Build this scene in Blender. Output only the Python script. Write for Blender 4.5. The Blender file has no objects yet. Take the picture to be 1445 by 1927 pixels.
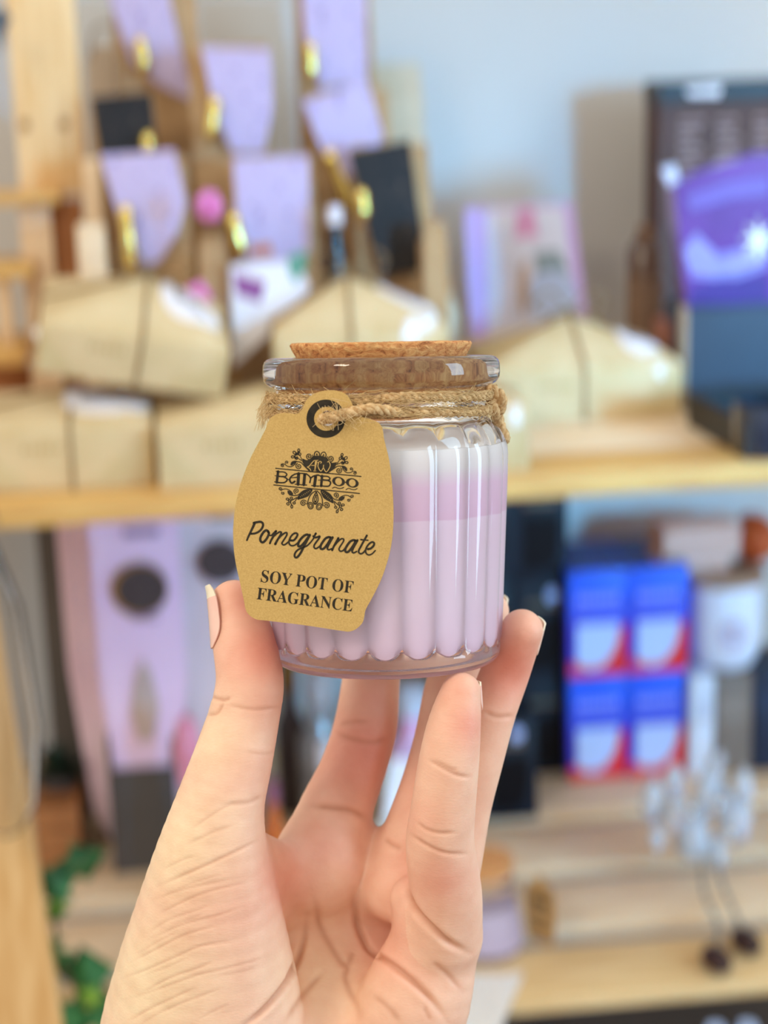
import bpy, bmesh, math, random
import numpy as np
from mathutils import Vector, Matrix

SC = bpy.context.scene
COL = SC.collection
rnd = random.Random(7)
PI = math.pi

# ------------------------------------------------------------------ camera
FPX, CX, CY = 3400.0, 722.5, 963.5
PITCH, ROLL, YAW = math.radians(15), math.radians(1.7), math.radians(6)
C0 = np.array([0, 0, 1.45])
FW = np.array([0, math.cos(PITCH), -math.sin(PITCH)])
_R0 = np.array([1.0, 0, 0]); _U0 = np.array([0, math.sin(PITCH), math.cos(PITCH)])
RT = math.cos(ROLL) * _R0 - math.sin(ROLL) * _U0
UP = math.sin(ROLL) * _R0 + math.cos(ROLL) * _U0
D0 = 0.46
cam = bpy.data.objects.new('camera', bpy.data.cameras.new('camera'))
COL.objects.link(cam); SC.camera = cam
cam.matrix_world = Matrix(((RT[0], UP[0], -FW[0], C0[0]), (RT[1], UP[1], -FW[1], C0[1]),
                           (RT[2], UP[2], -FW[2], C0[2]), (0, 0, 0, 1)))
cam.data.sensor_fit = 'VERTICAL'; cam.data.sensor_height = 36.0
cam.data.lens = 36.0 * FPX / 1927
cam.data.clip_start = 0.02
cam.data.dof.use_dof = True
cam.data.dof.focus_distance = D0 - 0.024
cam.data.dof.aperture_fstop = 8.2
cam.data.dof.aperture_ratio = 1.35

# ------------------------------------------------------------------ light, exposure
SC.view_settings.view_transform = 'Standard'
SC.view_settings.look = 'None'
SC.view_settings.exposure = 0.07
SC.view_settings.gamma = 1.0
SC.view_settings.use_curve_mapping = False
SC.cycles.use_denoising = True
SC.cycles.max_bounces = 14
SC.cycles.transmission_bounces = 12
SC.cycles.transparent_max_bounces = 12
SC.cycles.glossy_bounces = 6
SC.cycles.caustics_refractive = True
SC.cycles.caustics_reflective = False
SC.cycles.sample_clamp_indirect = 6.0
SC.cycles.blur_glossy = 0.3

world = bpy.data.worlds.new('shop_daylight'); SC.world = world; world.use_nodes = True
wn = world.node_tree; wn.nodes.clear()
_o = wn.nodes.new('ShaderNodeOutputWorld'); _b = wn.nodes.new('ShaderNodeBackground')
_tc = wn.nodes.new('ShaderNodeTexCoord'); _sx = wn.nodes.new('ShaderNodeSeparateXYZ')
_mr = wn.nodes.new('ShaderNodeMapRange'); _cr = wn.nodes.new('ShaderNodeValToRGB')
wn.links.new(_tc.outputs['Generated'], _sx.inputs[0]); wn.links.new(_sx.outputs['Z'], _mr.inputs['Value'])
_mr.inputs['From Min'].default_value = -1; _mr.inputs['From Max'].default_value = 1
wn.links.new(_mr.outputs[0], _cr.inputs[0]); wn.links.new(_cr.outputs[0], _b.inputs[0]); wn.links.new(_b.outputs[0], _o.inputs[0])
_cr.color_ramp.elements[0].color = (0.46, 0.39, 0.32, 1); _cr.color_ramp.elements[0].position = 0.1
_cr.color_ramp.elements[1].color = (1.18, 1.13, 1.04, 1); _cr.color_ramp.elements[1].position = 0.95
_b.inputs[1].default_value = 0.98

def area(name, loc, target, sx, sy, power, color, spread=180):
    l = bpy.data.lights.new(name, 'AREA'); l.shape = 'RECTANGLE'; l.size = sx; l.size_y = sy
    l.energy = power; l.color = color; l.spread = math.radians(spread)
    o = bpy.data.objects.new(name, l); COL.objects.link(o); o.location = loc
    o.rotation_euler = (Vector(target) - Vector(loc)).to_track_quat('-Z', 'Y').to_euler()
    return o
# cool daylight: a shop window close on the right, and an added narrow beam from behind right, shaped to light the wall and miss the hand
area('side_window', (1.50, 0.12, 1.60), (0.0, 1.1, 1.25), 0.45, 1.1, 15, (0.50, 0.78, 1.0))
area('added_wall_beam', (1.85, -1.35, 1.62), (0.10, 1.60, 1.15), 0.35, 0.35, 1.65, (0.13, 0.54, 1.0), 19.5)
# warm shop ceiling lamp, front left above the hand
area('ceiling_lamp', (-0.75, -0.25, 2.25), (-0.05, 0.5, 1.3), 0.30, 0.30, 6.5, (1.0, 0.88, 0.68))

# ------------------------------------------------------------------ frames and helpers
def hp(px, py, z=0.0):                       # pixel + millimetres towards the viewer of the jar's plane -> metres
    d = D0 - z / 1000.0
    return C0 + d * (FW + (px - CX) / FPX * RT - (py - CY) / FPX * UP)
def ray(px, py): return FW + (px - CX) / FPX * RT - (py - CY) / FPX * UP
EU = np.array([math.cos(YAW), math.sin(YAW), 0]); EV = np.array([-math.sin(YAW), math.cos(YAW), 0]); EW = np.array([0, 0, 1.0])
OO = C0 + 1.15 * ray(722, 911)               # shelf corner: front edge of the middle shelf top
LOW = -0.375                                 # height of the lower shelf
def toloc(p): q = p - OO; return np.array([q @ EU, q @ EV, q[2]])
def V(px, py, v):
    r = ray(px, py); return toloc(C0 + r * (((OO - C0) @ EV + v) / (r @ EV)))
def W(px, py, w):
    r = ray(px, py); return toloc(C0 + r * ((OO[2] + w - C0[2]) / r[2]))
def world_of(u, v, w): return Vector(OO + u * EU + v * EV + w * EW)

def lin(c):
    return tuple((x / 255 / 12.92) if x / 255 <= 0.04045 else ((x / 255 + 0.055) / 1.055) ** 2.4 for x in c)

MATS = {}
def mat(name, rgb, rough=0.6, rgb2=None, scale=40.0, metallic=0.0, spec=0.4, bump=0.0, stretch=None, kind='noise', trans=0.0, coat=0.0, ior=1.45, contrast=(0.35, 0.65), detail=4.0):
    if name in MATS: return MATS[name]
    m = bpy.data.materials.new(name); m.use_nodes = True; nt = m.node_tree
    p = nt.nodes['Principled BSDF']
    p.inputs['Roughness'].default_value = rough; p.inputs['Metallic'].default_value = metallic
    p.inputs['Specular IOR Level'].default_value = spec; p.inputs['Transmission Weight'].default_value = trans
    p.inputs['Coat Weight'].default_value = coat; p.inputs['IOR'].default_value = ior
    c1 = (*lin(rgb), 1); c2 = (*lin(rgb2 if rgb2 else [x * 0.93 for x in rgb]), 1)
    tc = nt.nodes.new('ShaderNodeTexCoord'); mp = nt.nodes.new('ShaderNodeMapping')
    nt.links.new(tc.outputs['Object'], mp.inputs[0])
    if stretch: mp.inputs['Scale'].default_value = stretch
    if kind == 'noise':
        t = nt.nodes.new('ShaderNodeTexNoise'); t.inputs['Detail'].default_value = detail; fac = t.outputs['Fac']
    elif kind == 'voronoi':
        t = nt.nodes.new('ShaderNodeTexVoronoi'); fac = t.outputs['Distance']
    t.inputs['Scale'].default_value = scale
    nt.links.new(mp.outputs[0], t.inputs['Vector'])
    cr = nt.nodes.new('ShaderNodeValToRGB'); nt.links.new(fac, cr.inputs[0])
    cr.color_ramp.elements[0].color = c1; cr.color_ramp.elements[1].color = c2
    cr.color_ramp.elements[0].position = contrast[0]; cr.color_ramp.elements[1].position = contrast[1]
    nt.links.new(cr.outputs[0], p.inputs['Base Color'])
    if bump:
        b = nt.nodes.new('ShaderNodeBump'); b.inputs['Strength'].default_value = bump; b.inputs['Distance'].default_value = 0.001
        nt.links.new(fac, b.inputs['Height']); nt.links.new(b.outputs[0], p.inputs['Normal'])
    MATS[name] = m
    return m

class MB:
    def __init__(s): s.v = []; s.f = []
    def add(s, vs, fs):
        n = len(s.v); s.v += [tuple(float(c) for c in x) for x in vs]; s.f += [tuple(i + n for i in q) for q in fs]; return s
    def box(s, x0, x1, y0, y1, z0, z1, b=0.0):
        if b <= 0:
            return s.add([(x0, y0, z0), (x1, y0, z0), (x1, y1, z0), (x0, y1, z0), (x0, y0, z1), (x1, y0, z1), (x1, y1, z1), (x0, y1, z1)],
                         [(3, 2, 1, 0), (4, 5, 6, 7), (0, 1, 5, 4), (1, 2, 6, 5), (2, 3, 7, 6), (3, 0, 4, 7)])
        bm = bmesh.new(); bmesh.ops.create_cube(bm, size=1.0)
        for q in bm.verts: q.co = Vector(((x0 + x1) / 2 + q.co.x * (x1 - x0), (y0 + y1) / 2 + q.co.y * (y1 - y0), (z0 + z1) / 2 + q.co.z * (z1 - z0)))
        bmesh.ops.bevel(bm, geom=bm.edges[:], offset=b, segments=2, affect='EDGES', profile=0.6)
        bm.verts.index_update()
        s.add([q.co for q in bm.verts], [[q.index for q in fc.verts] for fc in bm.faces]); bm.free(); return s
    def prism(s, poly, y0, y1):                # polygon in (x, z), extruded along y
        n = len(poly)
        area2 = sum(poly[i][0] * poly[(i + 1) % n][1] - poly[(i + 1) % n][0] * poly[i][1] for i in range(n))
        if area2 < 0: poly = poly[::-1]
        vs = [(x, y0, z) for x, z in poly] + [(x, y1, z) for x, z in poly]
        fs = [tuple(range(n)), tuple(range(2 * n - 1, n - 1, -1))] + [(i, i + n, (i + 1) % n + n, (i + 1) % n) for i in range(n)]
        return s.add(vs, fs)
    def tube(s, pts, r, seg=8, cap=True, closed=False):
        pts = [np.array(p, float) for p in pts]; n = len(pts)
        rr = r if hasattr(r, '__len__') else [r] * n
        rings = []; prev = None
        for i, p in enumerate(pts):
            a = pts[(i - 1) % n] if (i > 0 or closed) else pts[i]; b = pts[(i + 1) % n] if (i < n - 1 or closed) else pts[i]
            t = b - a; t = t / (np.linalg.norm(t) + 1e-12)
            if prev is None:
                h = np.array([0, 0, 1.0]) if abs(t[2]) < 0.9 else np.array([1.0, 0, 0])
                x = np.cross(t, h)
            else: x = prev - t * (prev @ t)
            x = x / (np.linalg.norm(x) + 1e-12); y = np.cross(t, x); prev = x
            rings.append([p + rr[i] * (math.cos(2 * PI * k / seg) * x + math.sin(2 * PI * k / seg) * y) for k in range(seg)])
        vs = [q for g in rings for q in g]; fs = []
        for i in range(n if closed else n - 1):
            j = (i + 1) % n
            for k in range(seg):
                k2 = (k + 1) % seg
                fs.append((i * seg + k, i * seg + k2, j * seg + k2, j * seg + k))
        if cap and not closed:
            fs.append(tuple(range(seg - 1, -1, -1))); fs.append(tuple((n - 1) * seg + k for k in range(seg)))
        return s.add(vs, fs)
    def lathe(s, prof, seg=48, c=(0, 0, 0), fn=None):   # prof: (h, r) ; fn(theta, i, h, r)->(h, r)
        vs = []; fs = []; idx = []
        for i, (h, r) in enumerate(prof):
            if r <= 1e-7:
                idx.append([len(vs)] * seg); vs.append((c[0], c[1], c[2] + h)); continue
            row = []
            for k in range(seg):
                th = 2 * PI * k / seg; hh, rr = fn(th, i, h, r) if fn else (h, r)
                row.append(len(vs)); vs.append((c[0] + rr * math.sin(th), c[1] - rr * math.cos(th), c[2] + hh))
            idx.append(row)
        for i in range(len(prof) - 1):
            for k in range(seg):
                k2 = (k + 1) % seg
                q = [idx[i][k], idx[i][k2], idx[i + 1][k2], idx[i + 1][k]]
                q = [x for j, x in enumerate(q) if x not in q[:j]]
                if len(q) > 2: fs.append(tuple(q))
        return s.add(vs, fs)
    def ball(s, c, r, seg=14, sc=(1, 1, 1)):
        n = seg // 2
        m = MB().lathe([(-r * math.cos(PI * i / n), r * math.sin(PI * i / n) if 0 < i < n else 0) for i in range(n + 1)], seg)
        return s.add([(c[0] + x * sc[0], c[1] + y * sc[1], c[2] + z * sc[2]) for x, y, z in m.v], m.f)
    def build(s, name, m, parent=None, smooth=False, label=None):
        me = bpy.data.meshes.new(name); me.from_pydata(s.v, [], s.f); me.update()
        if m: me.materials.append(m)
        if smooth:
            if smooth is True: me.polygons.foreach_set('use_smooth', [True] * len(me.polygons))
            else:
                me.polygons.foreach_set('use_smooth', [True] * len(me.polygons)); me.set_sharp_from_angle(angle=math.radians(smooth))
        o = bpy.data.objects.new(name, me); COL.objects.link(o)
        if parent: o.parent = parent
        if label: o['label'] = label
        return o

def tag(o, label, cat, group=None):
    o['label'] = label; o['category'] = cat
    if group: o['group'] = group
    return o
def empty(name, label, cat, u, v, w, group=None, rz=0.0, rx=0.0, ry=0.0):   # base of a thing in the shelf's frame
    o = bpy.data.objects.new(name, None); COL.objects.link(o); o.empty_display_size = 0.02
    o.location = world_of(u, v, w); o.rotation_euler = (rx, ry, YAW + rz)
    return tag(o, label, cat, group)
def structure(o): o['kind'] = 'structure'; return o
def copy_tree(o, parent=None):
    c = o.copy(); COL.objects.link(c)
    if parent: c.parent = parent
    for ch in list(o.children): copy_tree(ch, c)
    return c
def place(o, u, v, w, label=None, rz=0.0):
    o.location = world_of(u, v, w); o.rotation_euler = (0, 0, YAW + rz)
    if label: o['label'] = label
    return o
def spline(pts, k=6):
    pts = [np.array(p, float) for p in pts]
    if len(pts) < 3: 
        return [pts[0] + (pts[-1] - pts[0]) * t / k for t in range(k + 1)]
    P = [2 * pts[0] - pts[1]] + pts + [2 * pts[-1] - pts[-2]]; out = []
    for i in range(1, len(P) - 2):
        p0, p1, p2, p3 = P[i - 1:i + 3]
        for j in range(k):
            t = j / k
            out.append(0.5 * (2 * p1 + (p2 - p0) * t + (2 * p0 - 5 * p1 + 4 * p2 - p3) * t * t + (3 * p1 - p0 - 3 * p2 + p3) * t ** 3))
    out.append(pts[-1]); return out

# ------------------------------------------------------------------ room
wall_m = mat('painted_wall', (201, 199, 196), .9, (195, 192, 188), 3, spec=.1)
def world_box(name, m, u0, u1, v0, v1, w0, w1):
    o = MB().box(u0, u1, v0, v1, w0, w1).build(name, m); o.location = Vector(OO); o.rotation_euler = (0, 0, YAW); return structure(o)
FLOORW = -float(OO[2])
world_box('wall_back', wall_m, -1.6, 1.6, .50, .58, FLOORW, 1.5)
world_box('floor', mat('floor_boards', (150, 120, 92), .6, (128, 98, 70), 6, stretch=(1, 8, 1)), -1.6, 1.6, -2.6, .50, FLOORW - .05, FLOORW)
# ------------------------------------------------------------------ wooden shelving unit
pine = mat('pine', (224, 184, 114), .55, (202, 154, 90), 14, stretch=(1.2, 9, 9), detail=6, spec=.3)
pine_pale = mat('pale_pine', (238, 216, 184), .55, (224, 194, 156), 14, stretch=(1.2, 9, 9), detail=6, spec=.3)
pine_up = mat('upright_pine', (232, 192, 136), .55, (212, 164, 104), 14, stretch=(9, 9, 1.2), detail=6, spec=.3)
mid = empty('shelf_board', 'thick pine board of the middle shelf, crossing the photo behind the jar', 'shelf', 0, 0, 0)
low = empty('slatted_shelf', 'slatted pale pine shelf at the bottom with gaps between its boards', 'shelf', 0, 0, LOW)
BOT = LOW - .27
bot = empty('shelf_board', 'dark board under the slatted shelf, seen through its gaps', 'shelf', 0, 0, BOT)
def bx_(name, m, par, z, u0, u1, v0, v1, w0, w1, b=.0015):
    return MB().box(u0, u1, v0, v1, w0 - z, w1 - z, b).build(name, m, par, smooth=40)
bx_('front_plank', pine, mid, 0, -.52, .62, 0, .060, -.0155, 0); bx_('back_plank', pine_pale, mid, 0, -.52, .62, .0605, .4998, -.0155, 0)
for k in range(5): bx_('slat', mat('warm_pine', (230, 200, 150), .55, (212, 176, 122), 14, stretch=(1.2, 9, 9), detail=6, spec=.3) if k == 0 else pine_pale, low, LOW, -.52, .62, .1 * k, .1 * k + (.072 if k < 4 else .0998), LOW - .0115, LOW)
for uu in (-.40, .50): bx_('cross_rail', pine, low, LOW, uu, uu + .03, .0, .4998, LOW - .045, LOW - .0116)
bx_('board', mat('dark_board', (96, 88, 84), .6, (84, 76, 72), 10), bot, BOT, -.52, .62, -.06, .4998, BOT - .018, BOT)
# ------------------------------------------------------------------ the left hand (one continuous skin surface)
MM = 1000.0
def hm(px, py, z):                            # hand space in millimetres: x right, y up, z towards the viewer
    d = D0 * MM - z
    return np.array([(px - CX) / FPX * d, -(py - CY) / FPX * d, z])
def hw(P):                                    # hand space -> world metres
    P = np.atleast_2d(P)
    return C0 + ((D0 * MM - P[:, 2:3]) * FW + P[:, 0:1] * RT + P[:, 1:2] * UP) / MM

def chain(pts, zs=1.0):                       # pts: (px, py, z, radius px)
    q = []
    for px, py, z, r in pts:
        p = hm(px, py, z); q.append((p[0], p[1], p[2], r * (D0 * MM - z) / FPX))
    return (np.array(spline(q, 4)), zs)

THUMB = chain([(441, 1138, 9, 47), (458, 1205, 11, 59), (470, 1280, 13, 64), (460, 1345, 13, 67), (438, 1430, 14, 75), (413, 1520, 14, 85), (398, 1620, 12, 108), (392, 1740, 6, 142), (386, 1860, 0, 174), (386, 1990, -6, 202), (410, 2150, -10, 205)], 0.88)
PINKY = chain([(867, 1304, 21, 39), (855, 1362, 21, 50), (845, 1430, 20, 57), (834, 1520, 17, 61), (828, 1590, 13, 65), (838, 1680, 6, 69), (832, 1760, -1, 76)])
RING = chain([(982, 1186, 1, 40), (952, 1262, -5, 46), (924, 1340, -4, 47), (899, 1430, -4, 48), (874, 1520, -6, 50), (853, 1620, -9, 54), (825, 1720, -12, 62)])
MIDDLE = chain([(921, 1150, -22, 37), (890, 1212, -27, 45), (853, 1290, -28, 52), (836, 1380, -25, 54), (812, 1470, -21, 55), (780, 1565, -17, 58), (745, 1670, -15, 66)])
INDEX = chain([(715, 1130, -37, 44), (704, 1210, -38, 52), (697, 1290, -36, 55), (687, 1370, -32, 60), (663, 1450, -27, 62), (630, 1530, -21, 70), (602, 1625, -16, 84)])
PALM_A = chain([(602, 1625, -20, 84), (575, 1740, -26, 112), (560, 1850, -24, 140), (550, 2000, -14, 160), (560, 2150, -14, 170)], 0.62)
PALM_B = chain([(715, 1640, -22, 70), (700, 1740, -28, 92), (680, 1850, -25, 125), (660, 2000, -14, 150), (640, 2150, -14, 160)], 0.62)
PALM_C = chain([(826, 1700, -4, 76), (812, 1790, -4, 86), (782, 1880, -5, 104), (742, 1990, -10, 114), (705, 2150, -14, 135)], 0.8)
PAD = chain([(775, 1690, 0, 42), (800, 1760, 0, 52), (820, 1830, -2, 50)], 0.8)
KNUCK = chain([(640, 1640, -22, 70), (760, 1650, -22, 70), (840, 1700, -16, 60)], 0.8)
WEB = chain([(462, 1605, 4, 50), (520, 1640, -6, 58), (590, 1650, -15, 60)], 0.9)
WEB2 = chain([(450, 1690, -4, 70), (530, 1700, -18, 58), (600, 1700, -26, 66)], 0.7)
VOX = 0.42
LO = np.array([-78.0, -150.0, -58.0]); HI = np.array([50.0, -12.0, 36.0])
NX, NY, NZ = [int(math.ceil(x)) for x in (HI - LO) / VOX]
AX = [LO[0] + VOX * np.arange(NX, dtype=np.float32), LO[1] + VOX * np.arange(NY, dtype=np.float32), LO[2] + VOX * np.arange(NZ, dtype=np.float32)]
def field(ch, pad=14.0):
    q, zs = ch; out = np.full((NX, NY, NZ), 40.0, np.float32)
    for i in range(len(q) - 1):
        a, b = q[i], q[i + 1]
        lo = np.minimum(a[:3], b[:3]) - max(a[3], b[3]) - pad; hi = np.maximum(a[:3], b[:3]) + max(a[3], b[3]) + pad
        s = [slice(max(0, int((lo[k] - LO[k]) / VOX)), max(0, min((NX, NY, NZ)[k], int((hi[k] - LO[k]) / VOX) + 2))) for k in range(3)]
        if any(t.stop <= t.start for t in s): continue
        X = AX[0][s[0]][:, None, None] - a[0]; Y = AX[1][s[1]][None, :, None] - a[1]; Z = (AX[2][s[2]][None, None, :] - a[2]) / zs
        ab = b[:3] - a[:3]; ab = np.array([ab[0], ab[1], ab[2] / zs]); L = float(ab @ ab) + 1e-9
        t = np.clip((X * ab[0] + Y * ab[1] + Z * ab[2]) / L, 0, 1)
        d = np.sqrt((X - t * ab[0]) ** 2 + (Y - t * ab[1]) ** 2 + (Z - t * ab[2]) ** 2) - (a[3] + t * (b[3] - a[3]))
        out[s[0], s[1], s[2]] = np.minimum(out[s[0], s[1], s[2]], d.astype(np.float32))
    return out
def smin(a, b, k):
    h = np.clip(0.5 + 0.5 * (b - a) / k, 0, 1); return b + (a - b) * h - k * h * (1 - h)
_palm = field(PALM_A)
for c, k in ((PALM_B, 7.0), (PALM_C, 4.5), (KNUCK, 6.0), (PAD, 3.0)): _palm = smin(_palm, field(c), k)
_th = field(THUMB)
_body = smin(smin(smin(_palm, _th, 4.0), field(WEB), 5.0), field(WEB2), 4.0)
_tot = _body.copy(); _own = np.zeros(_tot.shape, np.int8)
_own[_th < _palm] = 1
for n, c, k in ((2, INDEX, 5.0), (3, MIDDLE, 5.0), (4, RING, 4.0), (5, PINKY, 2.6)):
    fi = field(c); d = smin(_body, fi, k)
    _own[(fi < _body) & (d < _tot)] = n
    _tot = np.minimum(_tot, d)
def surface_nets(F):
    S = F < 0; nx, ny, nz = F.shape
    cnt = np.zeros((nx - 1, ny - 1, nz - 1), np.int8)
    for i in (0, 1):
        for j in (0, 1):
            for k in (0, 1): cnt += S[i:nx - 1 + i, j:ny - 1 + j, k:nz - 1 + k]
    act = (cnt > 0) & (cnt < 8); cells = np.argwhere(act)
    ids = np.full(act.shape, -1, np.int64); ids[act] = np.arange(len(cells))
    acc = np.zeros((len(cells), 3)); m = np.zeros(len(cells))
    co = [(i, j, k) for i in (0, 1) for j in (0, 1) for k in (0, 1)]
    for a in co:
        for ax in range(3):
            if a[ax]: continue
            b = list(a); b[ax] = 1
            fa = F[tuple((cells + a).T)].astype(float); fb = F[tuple((cells + b).T)].astype(float)
            c = (fa < 0) != (fb < 0); t = np.where(c, fa / np.where(fa == fb, 1, fa - fb), 0)
            p = np.tile(np.array(a, float), (len(cells), 1)); p[:, ax] += t
            acc[c] += p[c]; m[c] += 1
    vs = cells + acc / m[:, None]; quads = []
    for ax in range(3):
        o1, o2 = [(1, 2), (2, 0), (0, 1)][ax]
        sl = [slice(1, s - 1) for s in F.shape]; sl[ax] = slice(0, F.shape[ax] - 1)
        sl2 = list(sl); sl2[ax] = slice(1, F.shape[ax])
        A = S[tuple(sl)]; B = S[tuple(sl2)]
        for flip, M in ((False, A & ~B), (True, ~A & B)):
            e = np.argwhere(M) + [0 if k == ax else 1 for k in range(3)]
            d1 = np.zeros(3, int); d1[o1] = 1; d2 = np.zeros(3, int); d2[o2] = 1
            q = np.stack([ids[tuple((e - d1 - d2).T)], ids[tuple((e - d2).T)], ids[tuple(e.T)], ids[tuple((e - d1).T)]], 1)
            quads.append(q[:, ::-1] if flip else q)
    return vs, np.concatenate(quads), cells
_vs, _qs, _cells = surface_nets(_tot)
HV = LO + _vs * VOX
HOWN = _own[tuple(_cells.T)]
_grad = np.stack(np.gradient(_tot, VOX), -1)
HN = _grad[tuple(np.clip(np.round(_vs).astype(int), 0, np.array(_tot.shape) - 1).T)].astype(float)
HN /= np.linalg.norm(HN, axis=1, keepdims=True) + 1e-9
del _grad, _th, _body, _palm
# smooth the net a little (removes the voxel steps)
_e = np.concatenate([_qs[:, [0, 1]], _qs[:, [1, 2]], _qs[:, [2, 3]], _qs[:, [3, 0]]])
_deg = np.bincount(_e[:, 0], minlength=len(HV)) + np.bincount(_e[:, 1], minlength=len(HV))
def relax(A, it):
    for _ in range(it):
        S = np.stack([np.bincount(_e[:, 0], A[_e[:, 1], k], len(A)) + np.bincount(_e[:, 1], A[_e[:, 0], k], len(A)) for k in range(A.shape[1])], 1)
        A = 0.5 * A + 0.5 * S / _deg[:, None]
    return A
HV = relax(HV, 6); HN = relax(HN, 4); HN /= np.linalg.norm(HN, axis=1, keepdims=True) + 1e-9
HPX = CX + HV[:, 0] / (D0 * MM - HV[:, 2]) * FPX
HPY = CY - HV[:, 1] / (D0 * MM - HV[:, 2]) * FPX
# creases: (owners, depth mm, half width px, points)
def cr(s, ox, oy, pts): return [(ox + u / s, oy + v / s) for u, v in pts]
A_ = lambda *p: cr(3.905, 190, 1500, p)
B_ = lambda *p: cr(3.6125, 520, 1540, p)
P_ = lambda *p: cr(4.661, 740, 1100, p)
I_ = lambda *p: cr(4.379, 490, 1230, p)
T_ = lambda *p: cr(2.275, 180, 1080, p)
pal = (0, 1, 2, 3)
CREASES = [
 (pal, 0.310, 3.60, A_((400, 660), (600, 575), (760, 505), (900, 440), (1030, 380), (1150, 320))),
 (pal, 0.124, 2.90, A_((450, 530), (600, 460), (700, 430))), (pal, 0.143, 3.60, A_((600, 360), (750, 290), (860, 240), (1000, 200))),
 (pal, 0.143, 3.60, A_((640, 250), (800, 140), (940, 60), (1100, 30))), (pal, 0.143, 2.90, A_((380, 760), (560, 690), (750, 645), (1050, 580))),
 (pal, 0.180, 2.90, A_((420, 860), (600, 770), (800, 690), (1150, 610))), (pal, 0.124, 2.90, A_((340, 1000), (500, 900), (700, 830), (800, 790))),
 (pal, 0.155, 2.90, A_((350, 1050), (600, 935), (850, 870), (1050, 800))), (pal, 0.180, 2.90, A_((220, 1210), (420, 1110), (620, 1010), (900, 930))),
 (pal, 0.192, 2.90, A_((130, 1340), (350, 1260), (600, 1150), (720, 1100), (1050, 1030))), (pal, 0.198, 2.90, A_((300, 1440), (500, 1330), (700, 1260), (830, 1210))),
 (pal, 0.167, 2.90, A_((150, 1500), (450, 1400), (700, 1310), (850, 1275), (1100, 1210), (1220, 1170))), (pal, 0.180, 2.90, A_((200, 1650), (350, 1560), (560, 1460), (720, 1390))),
 (pal, 0.167, 2.90, A_((430, 1590), (600, 1510), (900, 1400))), (pal, 0.112, 2.90, A_((700, 1640), (850, 1560), (950, 1520))),
 (pal, 0.087, 2.60, A_((260, 1160), (420, 1060), (560, 990))), (pal, 0.074, 2.60, A_((500, 940), (640, 900), (760, 850))), (pal, 0.087, 2.60, A_((640, 1100), (800, 1085), (1000, 1060))), (pal, 0.087, 2.60, A_((700, 1250), (820, 1210))), (pal, 0.074, 2.60, A_((560, 680), (700, 620), (900, 560))), (pal, 0.087, 2.60, A_((330, 1300), (480, 1250), (640, 1180))), (pal, 0.074, 2.60, A_((850, 1310), (1000, 1290), (1150, 1250))), (pal, 0.074, 2.60, A_((240, 1700), (420, 1590), (540, 1540))),
 ((0, 1, 2, 3), 1.2, 6, cr(3.905, 190, 1500, [(980, 1740), (1080, 1660), (1180, 1580), (1300, 1450), (1400, 1310), (1445, 1200)]) + B_((90, 1080), (150, 950), (190, 800), (205, 650))),
 (pal, .4, 8, B_((230, 480), (270, 600), (290, 720), (350, 830), (430, 960), (480, 1010), (470, 1080), (500, 1180), (550, 1290), (590, 1420))),
 (pal, .35, 8, B_((480, 1000), (530, 900))), (pal, .4, 7, B_((50, 1410), (150, 1250), (240, 1130), (330, 1040))),
 ((0, 1, 2, 3, 4, 5), 1.25, 7, B_((520, 480), (530, 600), (550, 720), (590, 820), (640, 900), (750, 970), (880, 1070), (1000, 1180), (1080, 1270), (1170, 1390))),
 ((0, 4, 5), 1.5, 7, B_((885, 460), (905, 560), (960, 650), (1060, 750), (1180, 850), (1310, 915))),
 ((0, 5), .35, 6, B_((1050, 970), (1150, 1050), (1270, 1180))), ((0, 5), .25, 5, B_((1000, 1280), (1050, 1380))), ((0,), .3, 7, B_((640, 1190), (760, 1290), (850, 1400))),
 ((5,), .35, 4, B_((950, 20), (1020, 75), (1120, 100), (1230, 95))), ((5,), .4, 4, B_((915, 110), (1020, 180), (1150, 235), (1320, 240))),
 ((5,), .4, 4, P_((290, 1525), (420, 1600), (560, 1670), (690, 1690))), ((5,), .2, 4, P_((340, 1530), (500, 1610), (560, 1620))),
 ((4,), .4, 5, P_((780, 1105), (880, 1150), (960, 1158), (1070, 1148))), ((3,), .35, 6, B_((725, 135), (790, 180), (860, 215))),
 ((0, 2), .5, 8, I_((370, 1255), (600, 1265), (760, 1290), (900, 1370))), ((2,), .3, 7, I_((600, 640), (760, 700), (940, 725), (1060, 680))), ((2,), .2, 6, I_((640, 585), (760, 560), (900, 560))),
 ((1,), .4, 4, T_((480, 520), (545, 540), (580, 528))), ((1,), .35, 4, T_((470, 602), (520, 595), (550, 545))), ((1,), .25, 4, T_((560, 560), (680, 580), (800, 568))),
 ((1,), .15, 4, T_((640, 760), (720, 770), (775, 755))), ((1,), .25, 5, T_((540, 985), (650, 980), (715, 948))),
]
disp = np.zeros(len(HV)); crs = np.zeros(len(HV))
front = HN[:, 2] > -0.05
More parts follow.
